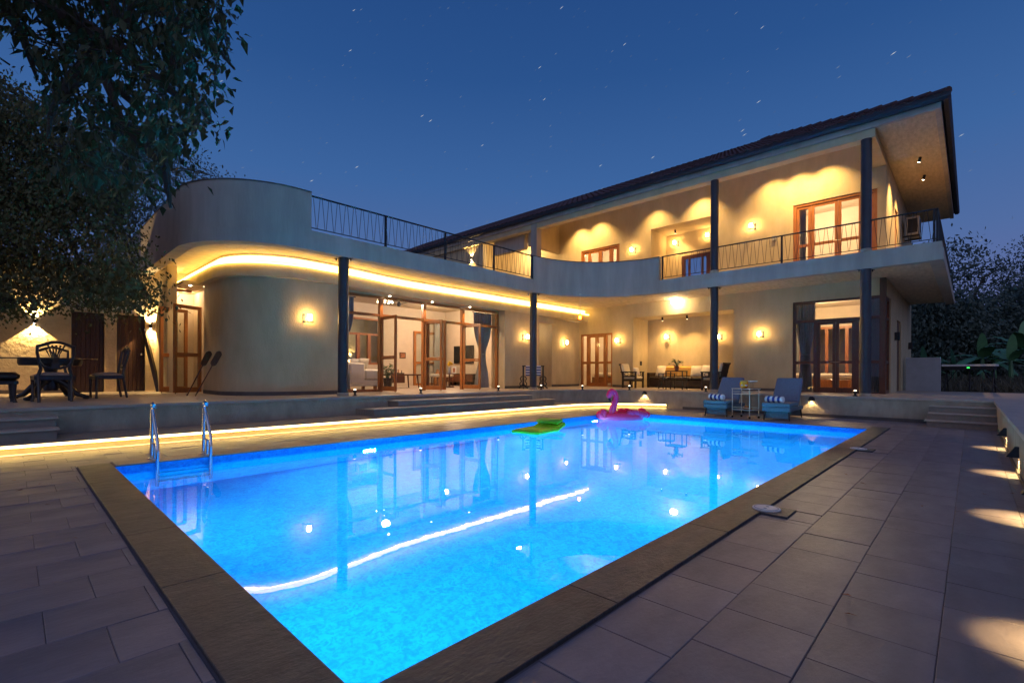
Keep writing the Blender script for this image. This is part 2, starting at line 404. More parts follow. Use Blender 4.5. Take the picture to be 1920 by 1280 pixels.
structure(b.build('pool_water', wmx))

# deck bed + paving tiles
DX0, DX1, DY0, DY1 = -3.2, 13.9, -.36, 8.6
b = MB()
b.box(DX0, PX0-.005, DY0, DY1, -.30, -.0065); b.box(PX1+.005, DX1, DY0, DY1, -.30, -.0065)
b.box(PX0-.005, PX1+.005, DY0, PY0-.005, -.30, -.0065); b.box(PX0-.005, PX1+.005, PY1+.005, DY1, -.30, -.0065)
deck = structure(b.build('pool_deck', M['grout']))
CX0, CY0, CXE = .495, 1.150, 11.9                     # coping outer edges
P = .355; JT = .0024
holes = [(CX0-.01, PX0+.02, CY0-.01, 7.04), (CX0-.01, CXE+.01, CY0-.01, PY0+.02), (PX0-.003, PX1+.003, PY0-.1, PY1+.003),
         (3.90-.0, 4.16, .965, CY0+.02), (8.06, 8.34, .965, CY0+.02)]
def cut(rects, h):
    out = []
    for x0, x1, y0, y1 in rects:
        if h[0] >= x1 or h[1] <= x0 or h[2] >= y1 or h[3] <= y0: out.append((x0,x1,y0,y1)); continue
        if h[0] > x0: out.append((x0, h[0], y0, y1))
        if h[1] < x1: out.append((h[1], x1, y0, y1))
        a, c = max(x0, h[0]), min(x1, h[1])
        if h[2] > y0: out.append((a, c, y0, h[2]))
        if h[3] < y1: out.append((a, c, h[3], y1))
    return out
tiles = []
k0 = math.floor((DY0-.09)/P); k1 = math.ceil((DY1-.09)/P)
for k in range(k0, k1):
    y0 = .09 + k*P; y1 = y0 + P
    offx = 1.87 + (0 if (k % 2) else P/2)
    i0 = math.floor((DX0-offx)/P); i1 = math.ceil((DX1-offx)/P)
    for i in range(i0, i1):
        x0 = offx + i*P; r_ = [(max(x0, DX0), min(x0+P, DX1), max(y0, DY0), min(y1, DY1))]
        if r_[0][1]-r_[0][0] < .02 or r_[0][3]-r_[0][2] < .02: continue
        for h in holes: r_ = cut(r_, h)
        for q in r_:
            if q[1]-q[0] > .03 and q[3]-q[2] > .03: tiles.append(q)
def seen(q):
    cx, cy2 = (q[0]+q[1])/2, (q[2]+q[3])/2; v = Vector((cx, cy2, 0)) - CAM; d = v.dot(F_)
    if d < .75: return 0
    px = 960 + FPX*v.dot(R_)/d; py = YH - FPX*v.z/d
    if px < -60 or px > 1980 or py > 1330: return 0
    return (q[1]-q[0])*(q[3]-q[2])/d**3
tiles.sort(key=lambda q: -seen(q))
tmesh = {}
rest = MB()
def tilebox(mb, x0, x1, y0, y1, z0, z1):
    c = .0025
    mb.add([(x0,y0,z0),(x1,y0,z0),(x1,y1,z0),(x0,y1,z0),(x0,y0,z1-c),(x1,y0,z1-c),(x1,y1,z1-c),(x0,y1,z1-c),
            (x0+c,y0+c,z1),(x1-c,y0+c,z1),(x1-c,y1-c,z1),(x0+c,y1-c,z1)],
           [(8,9,10,11),(0,1,5,4),(1,2,6,5),(2,3,7,6),(3,0,4,7),(4,5,9,8),(5,6,10,9),(6,7,11,10),(7,4,8,11)])
for n, q in enumerate(tiles):
    dz = random.uniform(-.0022, .0022)
    x0, x1, y0, y1 = q[0]+JT/2, q[1]-JT/2, q[2]+JT/2, q[3]-JT/2
    if n < 295:
        key = (round(x1-x0,3), round(y1-y0,3))
        if key not in tmesh:
            tb = MB(); tilebox(tb, -key[0]/2, key[0]/2, -key[1]/2, key[1]/2, -.0085, 0)
            o = tb.build('paving_tile', M['tile'], deck); tmesh[key] = o.data
        else:
            o = bpy.data.objects.new('paving_tile', tmesh[key]); COL.objects.link(o); o.parent = deck
        o.location = ((x0+x1)/2, (y0+y1)/2, dz)
        o.rotation_euler = (random.uniform(-.004,.004), random.uniform(-.004,.004), 0)
    else:
        tilebox(rest, x0, x1, y0, y1, -.0085, dz)
stuff(rest.build('paving_tiles', M['tile'], deck))
# slate coping slabs along the near and right edges
def slab(x0, x1, y0, y1):
    tb = MB(); tilebox(tb, x0+.002, x1-.002, y0+.002, y1-.002, -.012, .014)
    return tb.build('coping_slab', M['coping'], deck)
ys = [1.42, 2.80, 3.85, 4.88, 5.88, 7.035]
for a, c in zip(ys[:-1], ys[1:]): slab(CX0, PX0+.012, a, c)
xs = [CX0, 1.9, 3.26, 4.5, 5.7, 6.9, 8.1, 9.3, 10.5, CXE]
for a, c in zip(xs[:-1], xs[1:]): slab(a, c, CY0, PY0+.012)
# skimmer lids on square stones
def skimmer(x0, x1, label):
    cx = (x0+x1)/2
    r = thing('skimmer_cover', label, 'skimmer', (cx, 1.11, .014), 0, 'skimmer covers let into the coping')
    q = MB(); tilebox(q, x0-cx+.002, x1-cx-.002, -.145, .037, -.026, -.0005); q.build('base_stone', M['coping'], r, world=False)
    q = MB(); q.lathe([(.098,-.002),(.100,.004),(.096,.010),(.02,.011),(.0,.011)], (0,.03,.0), 28); q.build('lid', M['white'], r, world=False)
    q = MB()
    for a in range(2): q.lathe([(.012,.011),(.010,.0135),(0,.0135)], (-.03+.06*a,.03,0), 10)
    q.lathe([(.086,.0102),(.086,.0122),(.080,.0122),(.080,.0102)], (0,.03,0), 28)
    q.build('lid_grip', M['sheet'], r, world=False)
skimmer(3.90, 4.16, 'round white skimmer lid on the coping nearest the viewer')
skimmer(8.06, 8.34, 'round white skimmer lid on the coping near the far right pool corner')

# ------------------------------------------------------------------ terrace, steps, low lit step
front = [(-9, TE), (11.25, TE)] + arc(11.25, 7.05, TE-7.05, 90, 0, 18)[1:] + [(TX, -.36-.0), (-4, -.36)]
poly = front + [(-4, -7), (20.4, -7), (20.4, 1.2), (27, 1.2), (27, 24), (-9, 24)]
b = MB(); b.prism(poly, -.1, ZT-.045); terr = structure(b.build('terrace', M['terrace_wall']))
top = offset(front, -.035)
b = MB(); b.prism(top + [(-4, -7), (20.4, -7), (20.4, 1.2), (27, 1.2), (27, 24), (-9, 24)], ZT-.045, ZT)
structure(b.build('terrace_floor', M['terrace']))
b = MB(); b.strip([(-4,-.36),(TX-.01,-.36)], 0.0, .012, 0, .05)
b.strip([(TX-.012,.66),(TX-.012,6.2)], .0, .012, -.01, .075)
structure(b.build('terrace_skirting', M['skirting']))
SE = 8.56
sp_ = [(-9, SE), (11.2, SE)] + arc(11.2, 5.95, SE-5.95, 90, 16, 16)[1:]
back = [(TX+.05, sp_[-1][1]), (TX+.05, 7.05)] + list(reversed(arc(11.25, 7.05, TE-7.05-.0, 90, 0, 10)))[1:] + [(-9, TE)]
b = MB(); b.prism(offset(sp_, .06) + [(p[0]+.02, p[1]+.02) for p in back], -.02, .105); low = structure(b.build('low_step', M['terrace']))
b = MB(); b.prism(offset(sp_, -.045) + [(p[0]+.02, p[1]+.02) for p in back], .105, .14); b.build('low_step_tread', M['step'], low)
# led tape under the nosing; last strip paints the deck's lit edge
b = MB(); b.strip(sp_, -.042, -.026, .0955, .1035); b.cur = 1; b.strip(sp_, -.049, -.0455, .112, .126); b.cur = 2; b.strip(sp_, .020, .034, .0005, .007)
tag(b.build('led_strip', [E_['led2'], E_['led3'], E_['edge_glow']]), 'glowing LED tape under the nosing of the low step beside the pool, with a painted glow line at its foot', 'LED strip')
# wide steps up to the glazed doors
b = MB()
b.box(5.95, 10.45, 9.20, TE+.02, .14, .400); b.box(5.15, 11.05, 8.86, 9.20, .14, .27); b.box(5.15, 5.95, 9.20, TE+.02, .14, .27); b.box(10.45, 11.05, 9.20, TE+.02, .14, .27)
st = structure(b.build('front_steps', M['step']))
b = MB(); b.bbox(5.92, 10.48, 9.17, TE+.0, .400, .425, .006); b.bbox(5.12, 11.08, 8.83, 9.195, .27, .295, .006)
b.build('tread', M['terrace'], st)
b = MB(); b.box(-4, .42, 9.20, TE+.02, .14, .385); b.box(-4, .42, 8.86, 9.20, .14, .255)
st = structure(b.build('side_steps', M['step']))
b = MB(); b.bbox(-4, .45, 9.16, TE, .385, .410, .006); b.bbox(-4, .45, 8.82, 9.195, .255, .280, .006); b.build('tread', M['terrace'], st)
b = MB()
for k in range(3): b.box(12.86+.32*k, 13.18+.32*k+(.02 if k == 2 else 0), -.36, .66, -.01, .132*(k+1)-.022)
st = structure(b.build('garden_steps', M['step']))
for k in range(3):
    b = MB(); b.bbox(12.82+.32*k, 13.175+.32*k, -.358, .70 if k == 0 else .66, .132*(k+1)-.022, .132*(k+1), .005); b.build('tread', M['terrace'], st)

# ------------------------------------------------------------------ the villa
house = thing('villa', 'two storey plastered villa with curved balcony and tiled hip roof', 'house', (14, 10, ZT))
def hp(mb, name, m, smooth=False, parent=None, fix=False): return mb.build(name, m, parent or house, True, smooth, fix)
def wallX(name, X0, X1, y0, y1, z0, z1, opens, m):          # wall in a plane of constant X with openings (y0,y1,z0,z1)
    mb = MB(); yy = sorted(set([y0, y1] + [o[0] for o in opens] + [o[1] for o in opens]))
    for a, c in zip(yy[:-1], yy[1:]):
        if c <= y0 or a >= y1: continue
        seg = [(z0, z1)]
        for o in opens:
            if o[0] < c-1e-6 and o[1] > a+1e-6:
                ns = []
                for s0, s1 in seg:
                    if o[2] > s0: ns.append((s0, min(s1, o[2])))
                    if o[3] < s1: ns.append((max(s0, o[3]), s1))
                seg = [q for q in ns if q[1]-q[0] > 1e-4]
        for s0, s1 in seg: mb.box(X0, X1, a, c, s0, s1)
    return hp(mb, name, m, fix=True)
def wallY(name, Y0, Y1, x0, x1, z0, z1, opens, m):
    mb = MB(); xx = sorted(set([x0, x1] + [o[0] for o in opens] + [o[1] for o in opens]))
    for a, c in zip(xx[:-1], xx[1:]):
        if c <= x0 or a >= x1: continue
        seg = [(z0, z1)]
        for o in opens:
            if o[0] < c-1e-6 and o[1] > a+1e-6:
                ns = []
                for s0, s1 in seg:
                    if o[2] > s0: ns.append((s0, min(s1, o[2])))
                    if o[3] < s1: ns.append((max(s0, o[3]), s1))
                seg = [q for q in ns if q[1]-q[0] > 1e-4]
        for s0, s1 in seg: mb.box(a, c, Y0, Y1, s0, s1)
    return hp(mb, name, m, fix=True)
SO = 3.66                                                    # balcony underside
# right wing, ground floor and upper floor
FD = (10.12, 11.62, ZT, 2.64); NI = (5.58, 9.22, ZT, 3.15); WR = (1.67, 3.88, ZT, 3.20)
wallX('wall', XR, XR+.22, 1.67, 11.70, ZT, SO, [FD, NI, WR], M['plaster'])
UD = (9.82, 11.62, 3.98, 6.06); UN = (6.15, 8.51, 3.98, 6.34); UW = (1.86, 3.88, 3.98, 6.10)
wallX('upper_wall', XR, XR+.22, 1.67, 24, 3.98, 7.95, [UD, UN, UW, (17.5, 19.0, 3.98, 6.0)], M['plaster'])
# niche shells (lower, upper)
b = MB(); b.box(XR+.22, 17.34, NI[1], NI[1]+.12, ZT, SO); b.box(XR+.22, 17.34, NI[0]-.12, NI[0], ZT, SO); b.box(17.34, 17.46, NI[0]-.12, NI[1]+.12, ZT, SO); b.box(XR+.22, 17.34, NI[0], NI[1], NI[3], NI[3]+.1)
hp(b, 'niche_wall', M['plaster'])
b = MB(); b.box(XR+.22, 17.44, UN[1], UN[1]+.12, 3.98, 6.95); b.box(XR+.22, 17.44, UN[0]-.12, UN[0], 3.98, 6.95); b.box(17.44, 17.56, UN[0]-.12, UN[1]+.12, 3.98, 6.95); b.box(XR+.22, 17.44, UN[0], UN[1], UN[3], UN[3]+.1)
hp(b, 'upper_niche_wall', M['plaster'])
# side wall towards the garden
wallY('side_wall', 1.67, 1.87, 17.35, 23.7, ZT, SO, [(18.9, 20.1, ZT, 2.75)], M['plaster'])
wallY('upper_side_wall', 1.67, 1.87, XR+.22, 23.7, 3.98, 6.87, [(18.2, 19.0, 3.98, 6.05)], M['plaster'])
b = MB(); b.box(18.9, 20.1, 1.72, 1.77, ZT, 2.75); hp(b, 'side_door', M['dwood'])
b = MB(); b.box(18.2, 19.0, 1.71, 1.76, 3.98, 6.05); hp(b, 'upper_side_door', M['wood'])
b = MB(); b.box(23.5, 23.7, 1.87, 13, ZT, 6.87); b.box(XR+.22, 23.5, 12.9, 13.1, ZT, SO); hp(b, 'rear_wall', M['plaster'])
# left pavilion: rounded wall, lit bulkhead, glazed front
cw = list(reversed([(5.45, 11.62), (5.45, 11.02), (4.62, 11.0)] + list(arc(4.62, 12.4, 1.4, -90, -180, 20))[1:] + [(3.22, 13.45)]))
b = MB(); b.strip(cw, 0, .2, ZT, 3.14); hp(b, 'rounded_wall', M['plaster'], smooth=True)
b = MB(); b.strip(cw, -.014, 0, ZT, ZT+.085); hp(b, 'skirting', M['skirting'])
bk = [(3.08, 15.7), (3.08, 12.4)] + list(reversed(arc(4.62, 12.4, 1.54, -90, -180, 20)))[1:] + [(5.3, 10.90), (6.0, 10.98), (6.8, 11.14), (7.6, 11.24), (8.4, 11.26), (XR, 11.26)]
b = MB(); b.strip(bk, 0, .36, 3.14, 3.40); b.strip(bk, 0, .045, 3.40, 3.435); hp(b, 'bulkhead', M['plaster'], smooth=True)
b = MB(); b.strip(bk, .17, .36, 3.40, SO); hp(b, 'cove_back', M['soffit'], smooth=True)
b = MB(); b.strip(bk, -.042, -.002, 3.412, 3.437); b.cur = 1; b.strip(bk, .158, .167, 3.49, 3.610)  # wide second band paints the lit cove back as a glowing surface
tag(b.build('led_strip', [E_['led'], emis('cove_back_glow', (1,.64,.17), 3.2)]), 'bright yellow LED cove strip above the bulkhead following the rounded wall, with the lit cove back painted as a glowing band', 'LED strip')
b = MB(); b.box(5.46, 11.43, 11.60, 12.0, 3.125, SO); hp(b, 'lintel', M['plaster'])
wallY('wall', 11.30, 11.95, 11.43, 13.20, ZT, 3.14, [], M['plaster'])
wallY('corner_wall', 11.70, 11.95, 14.42, XR, ZT, 3.14, [], M['plaster'])
b = MB(); b.box(13.20, 14.42, 11.5, 11.95, 2.92, 3.14); b.box(13.08, 13.2, 11.95, 13.4, ZT, SO); b.box(14.42, 14.54, 11.95, 13.4, ZT, SO); b.box(13.08, 14.54, 13.4, 13.52, ZT, SO)
hp(b, 'lobby_wall', M['plaster'])
for q_ in ((11.43, 13.20, 11.286, 11.30), (14.42, XR-.014, 11.686, 11.70), (XR-.014, XR, 3.9, 5.58), (XR-.014, XR, 9.22, 10.1)):
    b = MB(); b.box(*q_, ZT, ZT+.085); hp(b, 'skirting', M['skirting'])
# living room shell
b = MB(); b.box(5.26, 5.45, 11.66, 16.6, ZT, SO); b.box(5.45, 8.4, 16.5, 16.6, ZT, SO); b.box(9.85, 13.08, 16.5, 16.6, ZT, SO); b.box(8.4, 9.85, 16.5, 16.6, 3.1, SO); b.box(8.4, 9.85, 16.5, 16.6, ZT, 1.35)
b.box(13.0, 13.07, 11.97, 16.5, ZT, SO)
hp(b, 'living_room_wall', M['room'])
# court wall beyond the living room
b = MB(); b.box(5, 13, 19.2, 19.4, ZT, 4.2); hp(b, 'court_wall', M['rough_plaster'])
# far left wall with the two service doors
DA = (.99, 1.60, ZT, 2.50); DB = (1.84, 2.42, ZT, 2.50)
wallY('rear_left_wall', 15.7, 15.95, -7, 2.62, ZT, SO, [DA, DB], M['rough_plaster'])
b = MB(); b.box(-7, .99, 15.685, 15.70, ZT, ZT+.085); hp(b, 'skirting', M['skirting'])
for d in (DA, DB):
    b = MB(); n = 7; w = (d[1]-d[0])/n
    dr = MB(); dr.box(d[0], d[1], 15.80, 15.83, ZT, d[3]); dro = hp(dr, 'service_door', M['door_dark'])
    for k in range(n):
        pl = MB(); pl.bbox(d[0]+k*w+.004, d[0]+(k+1)*w-.004, 15.775, 15.80, ZT+.01, d[3]-.02, .003); pl.build('plank', M['door_dark'], dro)
    kn = MB(); kx = d[0]+.05 if d is DA else d[1]-.07
    kn.cyl((kx,15.775,1.50),(kx,15.74,1.50),.012,8); kn.ell((kx,15.725,1.50),(.028,.02,.028),10,6); kn.build('knob', M['steel'], dro, smooth=True)
    fr = MB(); fr.box(d[0]-.025, d[0], 15.69, 15.78, ZT, d[3]+.03); fr.box(d[1], d[1]+.025, 15.69, 15.78, ZT, d[3]+.03); fr.box(d[0], d[1], 15.69, 15.78, d[3], d[3]+.03); fr.build('door_frame', M['plaster'], dro)
    tp = MB(); tp.box(d[0]-.02, d[1]+.02, 15.688, 15.70, d[3]+.04, d[3]+.26); tp.build('transom', M['fascia'], dro)
b = MB(); b.box(2.62, 2.82, 14.2, 15.95, ZT, SO); hp(b, 'door_pier', M['plaster'])

# balcony slab and parapets
fp = [(2.32, 20.0), (2.32, 11.65)] + list(arc(4.1, 11.65, 1.78, 180, 270, 20))[1:] + [(11.28, 9.87)] + list(arc(11.28, 7.10, 2.77, 90, 0, 20))[1:] + [(14.05, .47), (23.2, .47)]
bp_ = [(23.2, 2.5), (26, 2.5), (26, 23), (2.32, 23)]
b = MB(); b.prism(fp + bp_, SO, 3.81); hp(b, 'balcony_slab', M['soffit'])
b = MB(); b.strip(fp, -.022, -.002, SO-.062, 3.83); b.strip(fp, -.022, .22, SO-.088, SO-.062); b.strip(fp, .12, .22, SO-.062, SO-.002); hp(b, 'fascia', M['fascia'], smooth=True)
b = MB(); b.prism(offset(fp, .006) + [(23.2, 2.4), (25.9, 2.4), (25.9, 22.9), (2.4, 22.9)], 3.81, 3.98); hp(b, 'balcony_kerb', M['fascia'])
pl_ = [p for p in fp if p[0] <= 4.3 and p[1] > 9.8] + [(4.28, 9.87)]
b = MB(); b.strip(pl_, .006, .16, 3.98, 4.76); hp(b, 'parapet', M['fascia'], smooth=True)
b = MB(); b.strip(pl_, -.006, .175, 4.76, 4.785); hp(b, 'parapet_cap', M['skirting'], smooth=True)
pc = arc(11.28, 7.10, 2.77, 90, 0, 24)
b = MB(); b.strip(pc, .006, .16, 3.98, 4.70); hp(b, 'parapet', M['fascia'], smooth=True)
b = MB(); b.strip(pc, -.006, .175, 4.70, 4.725); hp(b, 'parapet_cap', M['skirting'], smooth=True)
# railings: top rail, bottom rail, posts and slanted rods one by one
def railing(p0, p1, posts, pitch=.19):
    p0, p1 = Vector(p0), Vector(p1); L = (p1-p0).length; d = (p1-p0).normalized()
    rt = MB(); rt.tube([(p0.x,p0.y,4.72),(p1.x,p1.y,4.72)], .020, 8); R0 = hp(rt, 'railing', M['iron'])
    rb = MB(); rb.tube([(p0.x,p0.y,4.06),(p1.x,p1.y,4.06)], .010, 6); rb.build('bottom_rail', M['iron'], R0)
    for s in posts:
        q = p0 + d*s; pm = MB(); pm.box(-.022,.022,-.022,.022,3.98,4.71, Matrix.Translation((q.x,q.y,0)) @ Matrix.Rotation(math.atan2(d.y,d.x),4,'Z')); pm.build('post', M['iron'], R0)
    rod = None; n = int(L/pitch)
    for i in range(n):
        for sgn in (0, 1):
            s = (i+.5)*pitch; top_, bot = (s-.035-.0, s+.035+.03) if sgn == 0 else (s+.035+.10, s+.035+.05)
            if sgn == 0: a0, a1 = s-.045, s+.02
            else: a0, a1 = s+.10, s+.045
            if a0 < 0 or a0 > L or a1 < 0: continue
            key = sgn
            if rod is None: rod = {}
            if key not in rod:
                m_ = MB(); m_.tube([(a0-s,0,4.715),(a1-s,0,4.06)], .0055, 5); o = m_.build('baluster', M['iron'], R0, world=False); rod[key] = o.data
            else:
                o = bpy.data.objects.new('baluster', rod[key]); COL.objects.link(o); o.parent = R0
            q = p0 + d*s; o.location = (q.x, q.y, 0); o.rotation_euler = (0,0,math.atan2(d.y,d.x)); o.matrix_parent_inverse = wm(R0).inverted()
    return R0
railing((4.30, 9.95), (11.30, 9.95), [pY(723,450,9.95).x-4.30, pY(835,450,9.95).x-4.30, pY(926,480,9.95).x-4.30, 6.97])
railing((14.13, 7.05), (14.13, .56), [.03, 7.05-pX(1466,450,14.13).y, 6.44])
railing((14.13, .56), (23.0, .56), [.03, 3, 6])
# round columns, square pillar
def column(x, y, z0, z1, r):
    c = MB(); c.tube([(x,y,z0),(x,y,z1)], r, 24); o = hp(c, 'column', M['column'], smooth=True)
    c = MB(); c.lathe([(r+.012,0),(r+.012,.07),(r+.002,.075)], (x,y,z0), 24); c.build('column_foot', M['terrace_wall'], o)
    if z0 < 2:
        c = MB()
        for s in (-1, 1):
            c.cyl((x+s*(r+.05)*R_.x, y+s*(r+.05)*R_.y, z1-.06),(x+s*(r+.05)*R_.x, y+s*(r+.05)*R_.y, z1), .014, 8); c.tube([(x+s*r*.9*R_.x, y+s*r*.9*R_.y, z1-.012),(x+s*(r+.10)*R_.x, y+s*(r+.10)*R_.y, z1-.008)], .008, 6)
        c.build('column_bracket', M['iron'], o)
for x, y in ((5.06, 10.02), (11.42, 10.02)): column(x, y, ZT, SO-.09, .112)
for x, y in ((14.15, 5.42), (14.15, 1.84)):
    column(x, y, ZT, SO-.09, .112); column(x, y, 3.98, 6.67, .112)
b = MB(); b.box(14.05, 14.33, 12.18, 12.48, 3.98, 6.87); hp(b, 'pillar', M['fascia'])

# roof: soffit, beams, fascia, gutter, hip with clay tiles
RX0, RX1, RY0, RY1 = 14.0, 24.2, .50, 26.0; ZS = 6.87; SL = .485
b = MB(); b.box(RX0+.10, 14.2, 1.8, RY1, ZS, ZS+.10); b.box(RX0+.10, RX1-.1, RY0+.10, 1.8, ZS, ZS+.10); hp(b, 'eave_soffit', M['soffit'])
b = MB(); b.box(RX0, RX0+.10, RY0, RY1, ZS-.004, ZS+.21); b.box(RX0+.10, RX1, RY0, RY0+.10, ZS-.004, ZS+.21); hp(b, 'eave_fascia', M['fascia'])
b = MB(); b.box(14.06, 14.36, 1.66, RY1-.1, 6.67, ZS-.002); hp(b, 'beam', M['plaster'])
b = MB(); b.box(14.362, XR, 1.66, 1.96, 6.67, ZS-.002)
b.add([(14.2,1.81,ZS+.002),(XR+.2,1.81,ZS+.002),(XR+.2,1.81,ZS+.95),(14.2,1.81,ZS+.03),(14.2,1.955,ZS+.002),(XR+.2,1.955,ZS+.002),(XR+.2,1.955,ZS+.95),(14.2,1.955,ZS+.03)],[(0,1,2,3),(7,6,5,4),(0,4,5,1),(1,5,6,2),(2,6,7,3),(3,7,4,0)]); hp(b, 'beam', M['plaster'])
b = MB(); zc0, zc1 = ZS+.02, ZS+.02+.44*(XR+.3-14.2)
b.add([(14.2,1.9,zc0),(14.2,RY1-.1,zc0),(XR+.3,RY1-.1,zc1),(XR+.3,1.9,zc1),(14.2,1.9,zc0+.06),(14.2,RY1-.1,zc0+.06),(XR+.3,RY1-.1,zc1+.06),(XR+.3,1.9,zc1+.06)],[(0,1,2,3),(7,6,5,4),(0,3,7,4),(1,5,6,2),(0,4,5,1),(3,2,6,7)]); hp(b, 'sloped_ceiling', M['plaster'])
gp = [(-.16, .14), (-.16, .05), (-.12, 0), (-.04, 0), (-.02, .03), (-.02, .14)]
g1 = MB()
for (o_, z_), (o2, z2) in zip(gp[:-1], gp[1:]):
    g1.add([(RX0+o_, RY0+o_, ZS+.12+z_), (RX0+o_, RY1, ZS+.12+z_), (RX0+o2, RY1, ZS+.12+z2), (RX0+o2, RY0+o2, ZS+.12+z2)], [(0,1,2,3)])
    g1.add([(RX0+o_, RY0+o_, ZS+.12+z_), (RX1, RY0+o_, ZS+.12+z_), (RX1, RY0+o2, ZS+.12+z2), (RX0+o2, RY0+o2, ZS+.12+z2)], [(3,2,1,0)])
g1.box(RX0-.15, RX0+.0, RY0+.0, RY1, ZS+.19, ZS+.24); g1.box(RX0-.15, RX1, RY0-.15, RY0, ZS+.19, ZS+.24)
roof_z = ZS+.235
hyp = (RX1-RX0)/2; rdg = roof_z+SL*(hyp+.12)
r1 = MB()
U0 = RX0+.2; uz = roof_z-.06+SL*.32-.03; ur = roof_z-.06+SL*(hyp+.12)-.03
r1.add([(U0,RY0+.2,uz),(U0,RY1,uz),(RX0+hyp,RY1,ur),(RX0+hyp,RY0+hyp,ur),(RX1-.2,RY0+.2,uz),(RX1-.2,RY1,uz)],[(0,1,2,3),(0,3,4),(4,3,2,5)])
A0 = (RX0-.12, RY0-.12); rdg = roof_z+SL*(hyp+.12)
r1.add([(A0[0],A0[1],roof_z),(A0[0],RY1,roof_z),(RX0+hyp,RY1,rdg),(RX0+hyp,RY0+hyp,rdg),(RX1+.12,A0[1],roof_z),(RX1+.12,RY1,roof_z),
        (A0[0],A0[1],roof_z-.04),(A0[0],RY1,roof_z-.04),(RX1+.12,A0[1],roof_z-.04),(RX1+.12,RY1,roof_z-.04)],
       [(0,3,2,1),(0,4,3),(4,5,2,3),(6,7,1,0),(8,6,0,4),(9,8,4,5),(7,9,5,2,1)])
roof = hp(r1, 'roof', M['gutter'])
g1.build('gutter', M['gutter'], roof)
# tiles (front slope). each tile: a rounded pan and roll, overlapping the row below
TWd, TLn = .235, .36
cosS = 1/math.sqrt(1+SL*SL); sinS = SL*cosS
def tile_mesh():
    m_ = MB(); n = 6; prof = []
    for i in range(n+1):
        u = i/n; h = .038*max(0, math.sin(PI*min(1, u/.55))) if u < .55 else -.010*math.sin(PI*(u-.55)/.45)
        prof.append((u*TWd, h))
    vs = []
    for L_, lift in ((0, .030), (TLn*1.06, .004)):
        for y_, h in prof: vs.append((L_, y_, h+lift))
    for y_, h in prof: vs.append((0, y_, h+.010))
    fs = [(i, i+1, n+1+i+1, n+1+i) for i in range(n)] + [(2*(n+1)+i, 2*(n+1)+i+1, i+1, i) for i in range(n)]
    m_.add(vs, fs); return m_
tm = tile_mesh()
cand = []
rowsN = int((hyp+.12)/cosS/TLn); 
for r in range(rowsN):
    x = A0[0] - .05 + r*TLn*cosS; z = roof_z + SL*(x-A0[0]) + .006
    y0 = A0[1] + max(0, r*TLn*cosS-.05)
    n = int((RY1-y0)/TWd)
    for i in range(n): cand.append((r, x, RY1-(i+1)*TWd-((RY1-A0[1]) % TWd), z))
def tkey(c):
    v = Vector((c[1], c[2], c[3]))-CAM; d = v.dot(F_); return d + c[0]*3.0
cand = [c for c in cand if c[2] > A0[1]+ (c[1]-A0[0]) - .12]
cand.sort(key=tkey)
rot = Matrix.Rotation(-math.atan(SL), 4, 'Y')
rst = MB(); tmesh_ = None
for i, c in enumerate(cand):
    if i < 290:
        if tmesh_ is None: o = tm.build('roof_tile', M['rooftile'], roof, world=False); tmesh_ = o.data
        else: o = bpy.data.objects.new('roof_tile', tmesh_); COL.objects.link(o); o.parent = roof
        o.matrix_parent_inverse = wm(roof).inverted()
        o.location = (c[1], c[2]+random.uniform(-.004,.004), c[3]+random.uniform(-.004,.006)); o.rotation_euler = (0, -math.atan(SL)+random.uniform(-.01,.01), random.uniform(-.012,.012))
    else:
        rst.add(tm.v, tm.f, Matrix.Translation((c[1], c[2], c[3])) @ rot)
stuff(rst.build('roof_tiles', M['rooftile'], roof))
# hip capping tiles
for side in (0,):
    pts = []
    n = 16
    for i in range(n):
        t0 = i/n; a = Vector((A0[0], A0[1], roof_z+.02)).lerp(Vector((RX0+hyp, RY0+hyp, rdg+.02)), t0); c2 = Vector((A0[0], A0[1], roof_z+.02)).lerp(Vector((RX0+hyp, RY0+hyp, rdg+.02)), t0+1.12/n)
        m_ = MB(); m_.tube([a+Vector((0,0,.025)), c2], [.085,.07], 8); m_.build('hip_tile', M['rooftile'], roof)
# garden side slope: simple rows
sd2 = MB()
for i in range(int((RX1-RX0)/TWd)):
    x = RX0-.1+i*TWd; hmax = min(x-RX0+.12, RX1+.12-x)
    if hmax > .1: sd2.add([(x+.0, A0[1]-.04, roof_z+.02), (x+TWd*.3, A0[1]-.04, roof_z+.06), (x+TWd*.6, A0[1]-.04, roof_z+.02), (x, A0[1]+hmax, roof_z+SL*hmax+.02), (x+TWd*.3, A0[1]+hmax, roof_z+SL*hmax+.06), (x+TWd*.6, A0[1]+hmax, roof_z+SL*hmax+.02)], [(0,3,4,1),(1,4,5,2),(0,1,2)])
sd2.build('roof_side_tiles', M['rooftile'], roof)
# upper far end beyond the pillar: bulkheads and a darker return
b = MB(); b.box(14.36, XR, 12.75, 12.90, 6.15, 7.3); hp(b, 'upper_bulkhead', M['plaster'])
b = MB(); b.box(14.40, 14.62, 13.15, 14.9, 6.12, ZS-.1); b.box(14.62, XR, 13.10, 13.22, 6.38, ZS-.1); hp(b, 'upper_bulkhead', M['fascia'])
b = MB(); b.box(14.2, 14.4, 15.4, 24, 3.98, ZS); hp(b, 'upper_gable_wall', M['plaster'])

